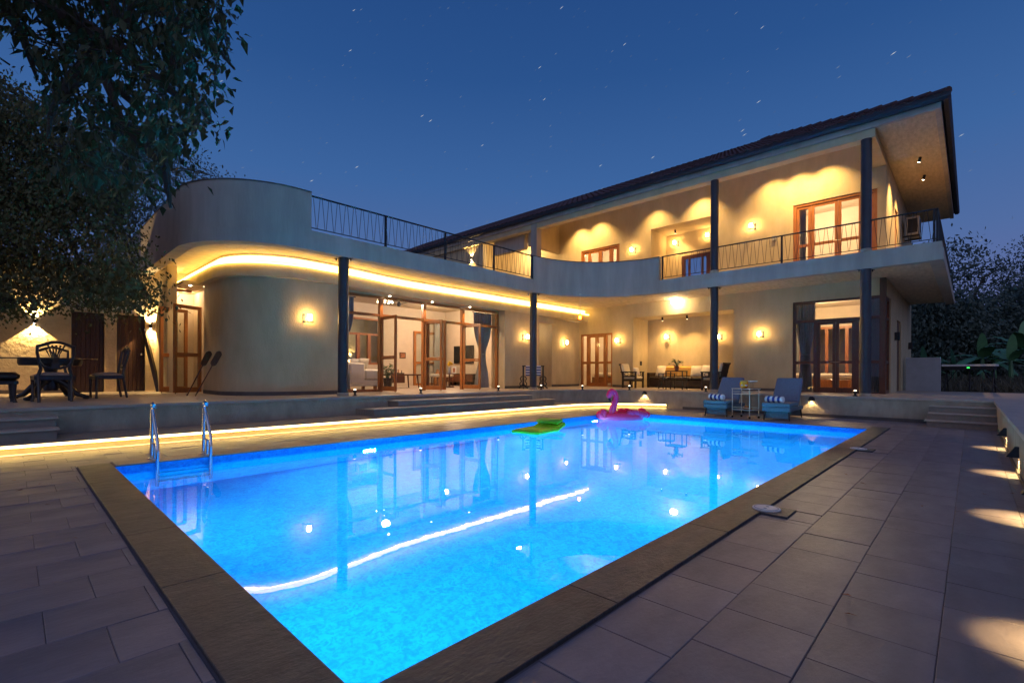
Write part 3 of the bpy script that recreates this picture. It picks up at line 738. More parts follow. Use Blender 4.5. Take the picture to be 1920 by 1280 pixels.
# ------------------------------------------------------------------ joinery
def frame_rect(mb, ax, c0, c1, u0, u1, z0, z1, w, wb=None):
    """rectangular frame of members w wide; ax 'x': plane of constant x, u runs along y; ax 'y' likewise"""
    wb = wb or w
    for a, c, d, e in ((u0, u0+w, z0, z1), (u1-w, u1, z0, z1), (u0+w, u1-w, z1-w, z1), (u0+w, u1-w, z0, z0+wb)):
        if ax == 'x': mb.box(c0, c1, a, c, d, e)
        else: mb.box(a, c, c0, c1, d, e)
def pane(ax, c, u0, u1, z0, z1, parent):
    mb = MB()
    if ax == 'x': mb.box(c-.003, c+.003, u0, u1, z0, z1)
    else: mb.box(u0, u1, c-.003, c+.003, z0, z1)
    return mb.build('pane', M['glass'], parent)
def leaf_local(w, z0, z1, zm, m, parent_thing, loc, ang, handle=True):
    """a glazed door leaf hinged at loc, running along local +x"""
    mb = MB(); s = .085
    mb.bbox(0, s, -.02, .02, z0, z1, .004); mb.bbox(w-s, w, -.02, .02, z0, z1, .004)
    for a, c in ((z0, z0+.12), (zm-.045, zm+.045), (z1-s, z1)): mb.bbox(s-.005, w-s+.005, -.018, .018, a, c, .004)
    o = mb.build('door_leaf', m, parent_thing, world=False)
    o.location = loc; o.rotation_euler = (0,0,ang); o.matrix_parent_inverse = wm(parent_thing).inverted()
    for a, c in ((z0+.12, zm-.045), (zm+.045, z1-s)):
        p = MB(); p.box(s, w-s, -.003, .003, a, c); p.build('pane', M['glass'], o, world=False)
    if handle:
        h = MB(); h.cyl((w-.045,-.02,zm+.0),(w-.045,-.07,zm+.0),.008,6); h.cyl((w-.045,-.065,zm),(w-.17,-.065,zm),.009,6); h.build('handle', M['steel'], o, world=False)
        bo = MB(); bo.cyl((w-.05,0,z0-.0),(w-.05,0,z0-.025),.012,6); bo.build('floor_bolt', M['iron'], o, world=False)
    return o
# living room front: fixed frame with transoms, then three leaves swung out
YG = 11.65
b = MB(); zt = 2.60; H0 = 3.125
x0, x1 = 5.455, 11.425
b.box(x0, x1, YG-.05, YG+.05, H0-.07, H0); b.box(x0, x0+.06, YG-.05, YG+.05, ZT, H0-.07); b.box(x1-.07, x1, YG-.05, YG+.05, ZT, H0-.07)
mul = (6.95, 8.38, 9.86)
for x in mul: b.box(x-.045, x+.045, YG-.06, YG+.05, ZT, H0-.07)
b.box(x0+.06, x1-.07, YG-.045, YG+.045, zt-.035, zt+.035); b.box(x0+.06, mul[0]-.045, YG-.05, YG+.05, ZT, ZT+.07)
gf = hp(b, 'glazed_front', M['wood'])
for a, c in zip((x0+.06,)+mul, mul+(x1-.07,)): pane('y', YG, a+.04, c-.04, zt+.035, H0-.07, gf)
pane('y', YG, x0+.06, mul[0]-.045, ZT+.07, zt-.035, gf)
for x in mul: leaf_local(.74, ZT+.03, zt-.04, 1.45, M['wood'], house, (x, YG-.06, 0), math.radians({6.95: -90, 8.38: -84, 9.86: -84}[x]))
leaf_local(.70, ZT+.03, zt-.04, 1.45, M['wood'], house, (8.47, YG-.05, 0), math.radians(-76), False)
# french doors of the corner bedroom
XD = XR+.07
b = MB(); y0, y1, z1 = FD[0], FD[1], FD[3]
frame_rect(b, 'x', XD-.05, XD+.05, y0, y1, ZT, z1, .07, .03)
for y in (y0+.32, y1-.32): b.box(XD-.05, XD+.05, y-.04, y+.04, ZT+.03, z1-.07)
b.box(XD-.04, XD+.04, y0+.07, y0+.28, 1.43, 1.53); b.box(XD-.04, XD+.04, y1-.28, y1-.07, 1.43, 1.53)
fo = hp(b, 'french_door', M['wood'])
for y in (y0+.07, y1-.28): pane('x', XD, y, y+.21, ZT+.03, z1-.07, fo)
yc = (y0+y1)/2
for ya, yb in ((y0+.36, yc-.004), (yc+.004, y1-.36)):
    b = MB(); frame_rect(b, 'x', XD-.03, XD+.03, ya, yb, ZT+.03, z1-.075, .07, .12); b.box(XD-.028, XD+.028, ya+.07, yb-.07, 1.44, 1.52)
    o = hp(b, 'door_leaf', M['wood']); pane('x', XD, ya+.07, yb-.07, ZT+.15, z1-.14, o)
    h = MB(); h.cyl((XD-.03, yc, 1.50), (XD-.08, yc, 1.50), .01, 6); h.cyl((XD-.075, yc-.10, 1.50), (XD-.075, yc+.10, 1.50), .009, 6); h.build('handle', M['steel'], o)
# garden bedroom: corner window with double doors
b = MB(); y0, y1, z1 = 1.80, 3.88, 3.20; zt2 = 2.62
b.box(XD-.05, XD+.05, y1-.07, y1, ZT, z1); b.box(XD-.05, XD+.05, y0, y1-.07, z1-.06, z1); b.box(XD-.05, XD+.05, y0, y1-.07, zt2-.05, zt2+.03)
for y in (3.30, 2.30): b.box(XD-.05, XD+.05, y-.045, y+.045, ZT, zt2-.05)
b.box(XD-.045, XD+.045, 3.345, y1-.07, 1.36, 1.44); b.box(XD-.05, XD+.05, y0, y1-.07, ZT, ZT+.03); b.box(XD-.045, XD+.045, y0, 2.255, 1.36, 1.44)
cf = hp(b, 'corner_window', M['dwood'])
b = MB(); b.box(XR-.01, XR+.14, 1.665, 1.80, ZT, SO); hp(b, 'corner_post', M['dwood'])
b = MB(); frame_rect(b, 'y', 1.70, 1.80, XR+.15, 17.34, ZT, z1, .08); b.box(XR+.23, 17.26, 1.71, 1.79, zt2-.03, zt2+.03); b.box(XR+.23, 17.26, 1.71, 1.79, 1.36, 1.44)
rw = hp(b, 'corner_window', M['dwood']); pane('y', 1.75, XR+.23, 17.26, ZT+.08, zt2-.03, rw); pane('y', 1.75, XR+.23, 17.26, zt2+.03, z1-.08, rw)
b = MB(); b.box(XR+.14, 17.36, 1.67, 1.87, z1, SO); hp(b, 'wall', M['plaster'])
pane('x', XD, y0, y1-.07, zt2+.03, z1-.06, cf); pane('x', XD, 3.345, y1-.07, ZT+.03, zt2-.05, cf); pane('x', XD, y0, 2.255, ZT+.03, zt2-.05, cf)
for ya, yb in ((2.345, 2.797), (2.803, 3.255)):
    b = MB(); frame_rect(b, 'x', XD-.03, XD+.03, ya, yb, ZT+.03, zt2-.055, .075, .12); b.box(XD-.028, XD+.028, ya+.075, yb-.075, 1.36, 1.44)
    o = hp(b, 'door_leaf', M['dwood']); pane('x', XD, ya+.075, yb-.075, ZT+.15, zt2-.13, o)
    h = MB(); h.cyl((XD-.03, 2.80, 1.40), (XD-.08, 2.80, 1.40), .01, 6); h.cyl((XD-.075, 2.80, 1.40), (XD-.075, 2.80+(-.12 if ya < 2.6 else .12), 1.40), .009, 6); h.build('handle', M['steel'], o)
# upper doors
def upper_door(y0, y1, z1, splits, zm):
    mb = MB(); frame_rect(mb, 'x', XD-.05, XD+.05, y0, y1, 3.98, z1, .075, .03); o = hp(mb, 'balcony_door', M['wood'])
    yy = [y0+.075] + list(splits) + [y1-.075]
    for a, c in zip(yy[:-1], yy[1:]):
        l = MB(); frame_rect(l, 'x', XD-.03, XD+.03, a+.004, c-.004, 4.01, z1-.08, .075, .12); l.box(XD-.028, XD+.028, a+.08, c-.08, zm-.04, zm+.04)
        lo = hp(l, 'door_leaf', M['wood']); pane('x', XD, a+.08, c-.08, 4.13, z1-.155, lo)
    h = MB(); c = splits[len(splits)//2]; h.cyl((XD-.03, c, zm), (XD-.08, c, zm), .01, 6); h.cyl((XD-.075, c-.10, zm), (XD-.075, c+.10, zm), .009, 6); h.build('handle', M['steel'], o)
    return o
upper_door(UW[0], UW[1], UW[3], (2.20, 2.76, 3.42), 4.86)
upper_door(UD[0], UD[1], UD[3], (10.22, 10.72, 11.22), 4.86)
# side entrance leaves by the rounded wall
b = MB(); b.box(2.84, 3.20, 14.5, 14.58, 3.08, 3.14); b.box(2.82, 2.88, 14.5, 14.58, ZT, 3.08); hp(b, 'side_entrance_frame', M['wood'])
q0 = pY(297, 660, 15.0); q1 = pY(319, 660, 13.9)
leaf_local(.75, ZT+.03, 2.62, 1.45, M['wood'], house, (3.10, 14.48, 0), math.radians(211))
leaf_local(.70, ZT+.03, 2.62, 1.45, M['wood'], house, (3.19, 13.56, 0), math.radians(207))
b = MB(); b.box(3.42, 3.6, 13.4, 16.5, ZT, SO); hp(b, 'entrance_wall', M['room'])
b = MB(); b.box(2.83, 3.42, 15.3, 15.4, ZT, SO); hp(b, 'entrance_wall', M['room'])
b = MB(); b.box(2.82, 3.44, 13.6, 14.5, 3.16, 3.24); hp(b, 'entrance_soffit', M['plaster'])
# courtyard window at the back of the living room
b = MB(); yb = 16.55
frame_rect(b, 'y', yb-.06, yb+.06, 8.40, 9.85, 1.35, 3.10, .07); b.box(8.47, 9.78, yb-.05, yb+.05, 2.45, 2.53)
for x in (8.93, 9.38): b.box(x-.06, x+.06, yb-.05, yb+.05, 1.42, 2.45)
cwf = hp(b, 'court_window', M['wood']); pane('y', yb, 8.47, 9.78, 2.53, 3.03, cwf)
for a, c in ((8.47, 8.87), (8.99, 9.32), (9.44, 9.78)): pane('y', yb, a, c, 1.42, 2.45, cwf)
pg = thing('pergola', 'slanted pergola rafters over the court seen through the living room', 'pergola', (9.2, 17.9, 3.3))
for k in range(7):
    m_ = MB(); m_.box(8.0+.42*k, 8.12+.42*k, 16.75, 19.15, 3.36, 3.52); m_.build('rafter', M['door_dark'], pg)
b = MB(); b.box(7.6, 11.2, 16.8, 19.15, 3.56, 3.62); b.build('roof_sheet', M['sheet'], pg)
# lobby mirror, garden-bedroom rear window
b = MB(); frame_rect(b, 'x', 17.9, 18.0, 2.05, 4.9, ZT, 2.55, .09)
# ------------------------------------------------------------------ rooms behind the doors
def room(name, x0, x1, y0, y1, z0, z1, m, skip=()):
    mb = MB(); tk = .04
    if 'b' not in skip: mb.box(x1, x1+tk, y0, y1, z0, z1)
    mb.box(x0, x1, y0-tk, y0, z0, z1) if 'r' not in skip else None
    mb.box(x0, x1, y1, y1+tk, z0, z1)
    mb.box(x0, x1+tk, y0-tk, y1+tk, z1, z1+tk)
    return hp(mb, name, m)
room('bedroom_wall', XR+.23, 19.4, 9.36, 12.4, ZT, 3.4, M['room'])
rb = room('garden_bedroom_wall', XR+.23, 20.2, 1.93, 5.38, ZT, 3.45, M['room'], skip=('b', 'r'))
b = MB(); b.box(20.2, 20.25, 1.93, 2.3, ZT, 3.45); b.box(20.2, 20.25, 4.6, 5.4, ZT, 3.45); b.box(20.2, 20.25, 2.3, 4.6, 2.75, 3.45); b.box(17.36, 20.2, 1.875, 1.93, ZT, 3.45); hp(b, 'garden_bedroom_wall', M['room'])
b = MB(); frame_rect(b, 'x', 20.18, 20.27, 2.3, 4.6, ZT, 2.75, .08)
for y in (2.9, 3.15, 3.75, 4.0): b.box(20.17, 20.26, y-.05, y+.05, ZT+.08, 2.67)
b.box(20.19, 20.26, 2.38, 4.52, 1.42, 1.50); gb = hp(b, 'garden_bedroom_window', M['wood']); pane('x', 20.225, 2.38, 4.52, ZT+.08, 2.67, gb)
room('upper_bedroom_wall', XR+.23, 19.6, 2.0, 5.2, 3.97, 6.7, M['room'])
room('upper_bedroom_wall', XR+.23, 18.6, 8.75, 12.3, 3.97, 6.7, M['room'])
lamp('AREA', 'living_room_light', (7.7, 12.55, 3.5), 105, (1, .73, .50), house, 2.2, (7.7, 12.55, 0))
lamp('AREA', 'living_room_light', (11.4, 14.4, 3.5), 90, (1, .72, .47), house, 1.6, (11.4, 14.4, 0))
lamp('AREA', 'bedroom_light', (17.9, 10.9, 3.3), 62, (1, .72, .40), house, 1.0, (17.9, 10.9, 0))
lamp('AREA', 'garden_bedroom_light', (18.2, 3.6, 3.4), 85, (1, .70, .38), house, 1.2, (18.2, 3.6, 0))
lamp('AREA', 'upper_bedroom_light', (18.0, 3.5, 6.6), 100, (1, .75, .45), house, 1.2, (18.0, 3.5, 0))
lamp('AREA', 'upper_bedroom_light', (17.5, 10.6, 6.6), 90, (1, .75, .45), house, 1.2, (17.5, 10.6, 0))
lamp('AREA', 'entrance_light', (3.12, 14.9, 3.4), 26, (1, .72, .40), house, .3, (3.25, 14.9, 0))
lamp('AREA', 'court_light', (9.2, 18.6, 3.3), 24, (1, .8, .5), house, 1.5, (9.2, 18.9, 0))
lamp('AREA', 'lobby_light', (13.8, 12.3, 2.9), 6, (1, .72, .42), house, .25, (13.8, 12.3, 0))
lamp('AREA', 'upper_hall_light', (15.6, 18.4, 6.5), 60, (1, .70, .32), house, .6, (15.4, 17.6, 3.98))
lamp('AREA', 'upper_hall_light', (15.4, 14.3, 6.6), 60, (1, .70, .32), house, .5, (15.5, 13.9, 3.98))

# ------------------------------------------------------------------ lamps
def sconce(loc, rz, label, flip=1):
    """black bracket lamp: backplate on the wall (local +y is the wall), arm, cup and glowing glass"""
    r = thing('wall_lamp', label, 'wall lamp', loc, rz, 'black bracket wall lamps on the house')
    q = MB(); q.bbox(-.03+.075*flip, .03+.075*flip, -.022, 0, -.10, .10, .005); q.build('backplate', M['iron'], r, world=False)
    q = MB(); q.tube([(.075*flip,-.02,-.07),(.075*flip,-.11,-.08),(.04*flip,-.16,-.095),(0,-.16,-.085),(-.05*flip,-.16,-.10),(-.085*flip,-.16,-.07)], .010, 6); q.build('arm', M['iron'], r, world=False, smooth=True)
    q = MB(); q.lathe([(.0,-.085),(.035,-.085),(.05,-.072),(.05,-.066)], (0,-.16,0), 14); q.build('cup', M['iron'], r, world=False, smooth=True)
    q = MB(); q.lathe([(.0,-.064),(.030,-.062),(.048,-.02),(.050,.03),(.040,.075),(.0,.085)], (0,-.16,0), 12); q.build('shade', E_['shade'], r, world=False, smooth=True)
    return r
p = pY(576, 599, 11.0); sconce((p.x, 11.012, 2.28), 0, 'bracket wall lamp glowing on the tall rounded wall', -1)
p = pY(983, 632, 11.3); sconce((p.x, 11.30, 2.30), 0, 'bracket wall lamp between the grey curtain and the second dark column', -1)
p = pY(1057, 644, 11.7); sconce((p.x, 11.70, 2.26), 0, 'bracket wall lamp on the short corner wall left of the french doors', 1)
p = pX(1160, 639, XR); sconce((XR, p.y, 2.31), -PI/2, 'bracket wall lamp just right of the french doors', 1)
p = pX(1252, 632, 17.34); sconce((17.34, p.y, p.z), -PI/2, 'bracket wall lamp above the potted plant in the lounge niche', 1)
p = pX(1349, 632, 17.34); sconce((17.34, p.y, p.z), -PI/2, 'bracket wall lamp in the lounge niche half hidden by the dark column', 1)
p = pX(1426, 627, XR); sconce((XR, p.y, p.z), -PI/2, 'bracket wall lamp on the blank wall above the sun loungers', 1)
p = pX(1188, 470, XR); sconce((XR, p.y, p.z), -PI/2, 'upstairs bracket wall lamp above the curved parapet', 1)
p = pX(1411, 426, XR); sconce((XR, p.y, p.z), -PI/2, 'upstairs bracket wall lamp between the dark column and the balcony doors', 1)
p = pX(1268, 457, 17.44); sconce((17.44, p.y, p.z), -PI/2, 'upstairs bracket wall lamp at the back of the recess above the wooden bench', 1)
p = pX(1329, 443, 17.44); sconce((17.44, p.y, p.z), -PI/2, 'upstairs bracket wall lamp in the recess touching the dark column', 1)
# up and down wall lights: two opposed cones of light from one body
def updown(loc, label, e=115, rz=0):
    r = thing('updown_wall_light', label, 'wall light', loc, rz, 'up and down wall lights on the rear left wall')
    q = MB(); q.bbox(-.035, .035, -.09, 0, -.05, .05, .006); q.build('body', M['iron'], r, world=False)
    for s in (-1, 1):
        q = MB(); q.box(-.022,.022,-.07,-.02,s*.051-.001,s*.051+.001); q.build('lens', E_['spot'], r, world=False)
        d = bpy.data.lights.new('updown_beam', 'SPOT'); d.energy = e; d.color = (1,.66,.25); d.spot_size = math.radians(98); d.spot_blend = .12; d.shadow_soft_size = .012
        o = bpy.data.objects.new('updown_beam', d); COL.objects.link(o); o.parent = r; o.location = (0,-.05,s*.06); o.rotation_euler = ((PI if s > 0 else 0) ,0,0)
updown((.36, 15.70, 2.20), 'up and down wall light left of the dark service doors under the tree')
updown((2.53, 15.70, 2.24), 'up and down wall light beside the open side entrance door')
updown((10.0, 19.2, 1.66), 'up and down wall light on the court wall seen through the living room', 25)
p = pX(885, 485, 14.2); updown((14.2, p.y, p.z), 'up and down wall light upstairs behind the roof terrace railing', 30, -PI/2)
# small downlights under the window head
for n, (x, y, lb) in enumerate(((7.10, 11.42, 'small round downlight above the first open door leaf'), (8.52, 11.42, 'small round downlight above the middle open door leaf'), (9.98, 11.42, 'small round downlight above the third open door leaf'), (3.0, 13.75, 'small round downlight above the outer side entrance leaf'), (3.28, 13.62, 'small round downlight close to the rounded wall edge'))):
    z = 3.14 if y < 12 else 3.16
    r = thing('downlight', lb, 'downlight', (x, y, z), 0, 'small downlights under the bulkhead')
    q = MB(); q.lathe([(.0,-.012),(.05,-.012),(.05,0),(0,0)], (0,0,0), 14); q.build('trim', M['white'], r, world=False)
    q = MB(); q.lathe([(.0,-.030),(.026,-.026),(.03,-.0125),(0,-.0125)], (0,0,0), 12); q.build('lens', E_['spot'], r, world=False)
    lamp('SPOT', 'downlight_beam', (x, y, z-.04), 9 if y < 12 else 6, (1,.64,.30), r, .02, (x, y+.02, 0), 100, .5)
# ceiling lamp and pendant under the balcony
p = pX(1265, 566, 15.95)
r = thing('ceiling_lamp', 'overexposed square ceiling lamp under the balcony by the niche', 'ceiling lamp', (p.x, p.y, SO))
q = MB(); q.bbox(-.09,.09,-.09,.09,-.02,0,.004); q.build('base', M['white'], r, world=False)
q = MB(); q.bbox(-.095,.095,-.095,.095,-.20,-.021,.03); q.build('diffuser', E_['ceil'], r, world=False)
p = pD(1087.5, 590, 15.8)
r = thing('pendant_lamp', 'amber glass pendant lamp hanging on a rod at the end of the lit cove', 'pendant lamp', (p.x, p.y, SO))
q = MB(); q.cyl((0,0,0),(0,0,-.68),.009,6); q.lathe([(0,-.03),(.05,-.03),(.05,0),(0,0)],(0,0,0),12); q.build('rod', M['brass'], r, world=False)
q = MB(); q.lathe([(.02,-.64),(.05,-.67),(.085,-.76),(.10,-.84),(.095,-.84),(.08,-.76),(.045,-.68),(.02,-.65)], (0,0,0), 14); q.build('glass_shade', glass('amber_glass', (1,.62,.25)), r, world=False, smooth=True)
q = MB(); q.ell((0,0,-.765),(.05,.05,.065),10,6); q.build('bulb', E_['pend'], r, world=False, smooth=True)
# terrace edge puck lights
def puck(x, y, lb):
    r = thing('terrace_light', lb, 'terrace light', (x, y, ZT), 0, 'small post lights along the terrace edge')
    q = MB(); q.lathe([(0,0),(.055,0),(.055,.008),(.028,.02),(.022,.06),(.040,.075),(.042,.125),(0,.125)], (0,0,0), 14); q.build('body', M['iron'], r, world=False, smooth=True)
    q = MB(); q.lathe([(0,.126),(.030,.126),(.030,.140),(.024,.150),(0,.152)], (0,0,0), 12); q.build('lens', E_['puck'], r, world=False, smooth=True)
puck(5.28, 9.90, 'small post light close to the right of the first dark column')
puck(7.02, 9.86, 'small post light in front of the first open door leaf above the steps')
puck(9.72, 9.86, 'small post light in front of the grey tied curtain')
puck(11.62, 9.86, 'small post light at the foot of the second dark column')
p = pz(1092, 731, ZT); puck(p.x, p.y, 'small post light in front of the french doors')
p = pz(1180, 731, ZT); puck(p.x, p.y, 'small post light above the wall lamp nearest the flamingo')
puck(14.02, 5.60, 'small post light beside the column in front of the niche')
puck(14.02, 2.02, 'small post light beside the column at the garden end')
# wedge shaped step lights on the walls
def wedge(loc, rz, lb, e=7, ang=105):
    r = thing('step_light', lb, 'step light', loc, rz, 'hooded step lights on the low walls')
    q = MB()
    q.add([(-.05,0,.09),(.05,0,.09),(-.075,0,-.02),(.075,0,-.02),(-.03,-.03,.09),(.03,-.03,.09),(-.06,-.10,-.02),(.06,-.10,-.02),(-.052,-.09,-.02),(.052,-.09,-.02),(-.062,-.01,-.02),(.062,-.01,-.02),(-.05,-.085,.01),(.05,-.085,.01),(-.055,-.01,.02),(.055,-.01,.02)],
          [(0,1,5,4),(4,5,7,6),(0,4,6,2),(1,3,7,5),(0,2,3,1),(6,7,9,8),(3,11,9,7),(2,6,8,10),(8,9,13,12),(9,11,15,13),(10,8,12,14),(12,13,15,14)])
    q.build('hood', M['iron'], r, world=False)
    q = MB(); q.box(-.035,.035,-.055,-.03,.006,.009); q.build('lens', E_['spot'], r, world=False)
    d = bpy.data.lights.new('step_beam', 'SPOT'); d.energy = e*.50; d.color = (1,.68,.27); d.spot_size = math.radians(ang); d.spot_blend = .25; d.shadow_soft_size = .012
    o = bpy.data.objects.new('step_beam', d); COL.objects.link(o); o.parent = r; o.location = (0,-.042,-.004); o.rotation_euler = (-.12,0,0)
p = pX(1210, 735, TX); wedge((13.785, p.y, .42), -1.426, 'hooded step light on the terrace wall behind the flamingo', 16)
p = pX(1522, 746, TX); wedge((TX, p.y, .42), -PI/2, 'hooded step light on the terrace wall beside the right lounger', 13)
wedge((9.78, -.36, .21), PI, 'farther black hooded step light on the right hand wall', 13, 108)
wedge((7.32, -.36, .21), PI, 'nearer black hooded step light on the right hand wall', 15, 108)
wedge((5.10, -.36, .21), PI, 'hooded step light on the right hand wall just outside the picture', 16, 108)
wedge((2.75, -.36, .21), PI, 'hooded step light on the right hand wall close to the viewer', 15, 108)
# ceiling spots upstairs washing the wall
def spot(loc, tgt, lb, e, ang=78):
    r = thing('ceiling_spot', lb, 'spotlight', loc, 0, 'adjustable ceiling spots upstairs')
    a = Vector(loc); d_ = (Vector(tgt)-a).normalized()
    q = MB(); q.cyl((0,0,0),(0,0,-.05),.012,8); q.lathe([(0,-.012),(.03,-.012),(.03,0),(0,0)],(0,0,0),12)
    q.tube([Vector((0,0,-.05))-d_*.05, Vector((0,0,-.05))+d_*.08], .033, 12); q.build('housing', M['iron'], r, world=False)
    q = MB(); q.tube([Vector((0,0,-.05))+d_*.082, Vector((0,0,-.05))+d_*.085], .027, 12); q.build('lens', E_['spot'], r, world=False)
    o = lamp('SPOT', 'spot_beam', tuple(a+Vector((0,0,-.05))+d_*.10), e*random.uniform(.75,1.25), (1,.62,.22), r, .02, tgt, ang*random.uniform(1.05,1.25), .95)
for px_, lb in ((1090, 'leftmost ceiling spot washing the upstairs wall'), (1125, 'ceiling spot above the upstairs door behind the curved parapet'), (1232, 'ceiling spot above the left edge of the upstairs recess'), (1318, 'ceiling spot above the upstairs recess beside the column'), (1451, 'ceiling spot washing the wall right of the column'), (1500, 'ceiling spot above the left of the balcony doors'), (1552, 'ceiling spot above the middle of the balcony doors')):
    y_ = pX(px_, 420, XR).y; zc = ZS+.02+.44*(15.55-14.2)
    spot((15.55, y_, zc), (16.12, y_, 5.55), lb, 26, 84)
spot((16.8, 1.02, ZS), (17.2, 1.67, 4.6), 'black adjustable spot under the eave nearest the pool', 34, 80)
spot((18.4, 1.02, ZS), (18.7, 1.67, 4.6), 'black adjustable spot under the eave nearer the air conditioner', 34, 80)
spot((16.9, 7.9, UN[3]), (17.4, 7.9, 4.6), 'ceiling spot inside the upstairs recess', 9, 90)
p = pX(1242, 594, 16.75); q_ = pX(1288, 590, 16.75)
for yy_, lb in ((p.y, 'left black ceiling spot in the lounge niche'), (q_.y, 'right black ceiling spot in the lounge niche')):
    spot((16.75, yy_, NI[3]), (17.0, yy_, 1.2), lb, 15, 95)
# underwater lamps
for x, lb in ((3.88, 'underwater pool lamp nearest the ladder'), (7.31, 'underwater pool lamp beside the green float'), (10.1, 'underwater pool lamp behind the pink flamingo')):
    r = thing('pool_lamp', lb, 'pool lamp', (x, PY1, -.52), 0, 'underwater lamps in the pool walls')
    q = MB(); q.tube([(0,0,0),(0,-.03,0)], [.12,.11], 16); q.build('rim', M['steel'], r, world=False)
    q = MB(); q.tube([(0,-.031,0),(0,-.036,0)], [.09,.08], 16); q.build('lens', E_['pool'], r, world=False)
    lamp('AREA', 'pool_beam', (x, PY1-.06, -.52), 118, (.11,.81,1.0), r, .2, (x, PY1-2, -.62))
for x, lb in ((2.2, 'underwater pool lamp in the near side wall'), (5.4, 'underwater pool lamp in the middle of the near side wall'), (8.8, 'underwater pool lamp in the near side wall towards the garden')):
    r = thing('pool_lamp', lb, 'pool lamp', (x, PY0, -.52), 0, 'underwater lamps in the pool walls')
    q = MB(); q.tube([(0,0,0),(0,.03,0)], [.12,.11], 16); q.build('rim', M['steel'], r, world=False)
    lamp('AREA', 'pool_beam', (x, PY0+.06, -.52), 46 + 7*x, (.11,.81,1.0), r, .2, (x, PY0+2, -.62))
for y, lb in ((2.6, 'added unseen underwater lamp in the short near wall, right of the pair'), (5.0, 'added unseen underwater lamp in the short near wall below the ladder corner')):  # added pair, hidden from view, evens out the light in the water
    r = thing('pool_lamp', lb, 'pool lamp', (PX0, y, -.52), 0, 'underwater lamps in the pool walls')
    q = MB(); q.tube([(0,0,0),(.03,0,0)], [.12,.11], 16); q.build('rim', M['steel'], r, world=False)
    lamp('AREA', 'pool_beam', (PX0+.06, y, -.52), 14, (.11,.81,1.0), r, .2, (PX0+2, y, -.62))
# ------------------------------------------------------------------ poolside things
# steel pool ladder
LY = PY1
r = thing('pool_ladder', 'stainless steel pool ladder with two hooped handrails and underwater treads', 'pool ladder', (1.44, LY, 0))
for s in (-.27, .27):
    q = MB()
    pts = [(s, .27, .005), (s, .27, .60)]
    for i in range(1, 8):
        a = PI - PI*.86*i/7
        pts.append((s, .205+.065*math.cos(a), .60+.065*math.sin(a)))
    pts += [(s, -.02, .28), (s, -.045, .22), (s, -.05, .10), (s, -.05, -.95)]
    q.tube(pts, .0195, 12); q.build('handrail', M['steel'], r, world=False, smooth=True)
    q = MB(); q.tube([(s, .27, .19), (s, -.04, .20)], .010, 8); q.tube([(s, .10, .0), (s, .10, .195)], .0165, 10); q.build('brace', M['steel'], r, world=False, smooth=True)
    q = MB(); q.lathe([(.045,0),(.045,.008),(.022,.014)], (s,.27,0), 14); q.lathe([(.038,0),(.038,.008),(.02,.014)], (s,.10,0), 14); q.build('floor_flange', M['steel'], r, world=False, smooth=True)
for z in (-.25, -.48, -.71):
    q = MB(); q.bbox(-.255, .255, -.09, -.015, z-.012, z+.012, .005); q.build('tread', M['steel'], r, world=False)

# sun loungers with blue cushions
def lounger(loc, rz, lb):
    r = thing('sun_lounger', lb, 'sun lounger', loc, rz, 'blue sun loungers at the far pool end')
    Wd = .56; L1 = .98
    q = MB(); q.bbox(0, L1+.02, -Wd/2, Wd/2, .205, .30, .012); q.bbox(L1, 1.55, -Wd/2, -Wd/2+.06, .205, .285, .008); q.bbox(L1, 1.55, Wd/2-.06, Wd/2, .205, .285, .008); q.bbox(1.50, 1.56, -Wd/2, Wd/2, .205, .285, .008)
    q.build('frame', M['blue_frame'], r, world=False)
    q = MB(); q.bbox(-.015, L1, -Wd/2-.01, Wd/2+.01, .305, .392, .02); q.build('seat_cushion', [M['blue_frame']], r, world=False)
    q = MB(); q.bbox(.0, L1-.01, -Wd/2+.006, Wd/2-.006, .393, .399, .002); q.build('seat_pad', M['grey_top'], r, world=False)
    a = math.radians(47); T = Matrix.Translation((L1-.02, 0, .37)) @ Matrix.Rotation(-a, 4, 'Y')
    q = MB(); q.bbox(0, .78, -Wd/2-.005, Wd/2+.005, -.035, .05, .025, T); q.build('back_cushion', M['blue'], r, world=False)
    q = MB(); q.bbox(0, .74, -Wd/2, Wd/2, -.065, -.036, .006, T); q.build('back_frame', M['blue_frame'], r, world=False)
    q = MB()
    for s in (-1, 1):
        q.tube([(L1+.26, s*(Wd/2-.03), .70), (L1+.42, s*(Wd/2-.03), .285)], .011, 6); q.tube([(L1+.26, s*(Wd/2-.03), .70), (L1+.17, s*(Wd/2-.03), .285)], .009, 6)
    q.build('back_strut', M['brass'], r, world=False)
    for x, sk in ((.10, -.03), (1.42, .05)):
        for s in (-1, 1):
            q = MB(); q.tube([(x, s*(Wd/2-.04), .21), (x+sk, s*(Wd/2-.02), 0)], [.022, .014], 8); q.build('leg', M['iron'], r, world=False)
        q = MB(); q.add([(x+.02, -Wd/2+.05, .205), (x+.02, Wd/2-.05, .205), (x+.02+sk*.7, Wd/2-.04, .04), (x+.02+sk*.7, -Wd/2+.04, .04), (x+.045, -Wd/2+.05, .205), (x+.045, Wd/2-.05, .205), (x+.045+sk*.7, Wd/2-.04, .04), (x+.045+sk*.7, -Wd/2+.04, .04)], [(0,3,2,1),(4,5,6,7),(0,1,5,4),(1,2,6,5),(2,3,7,6),(3,0,4,7)]); q.build('leg_panel', M['blue_frame'], r, world=False)
    return r
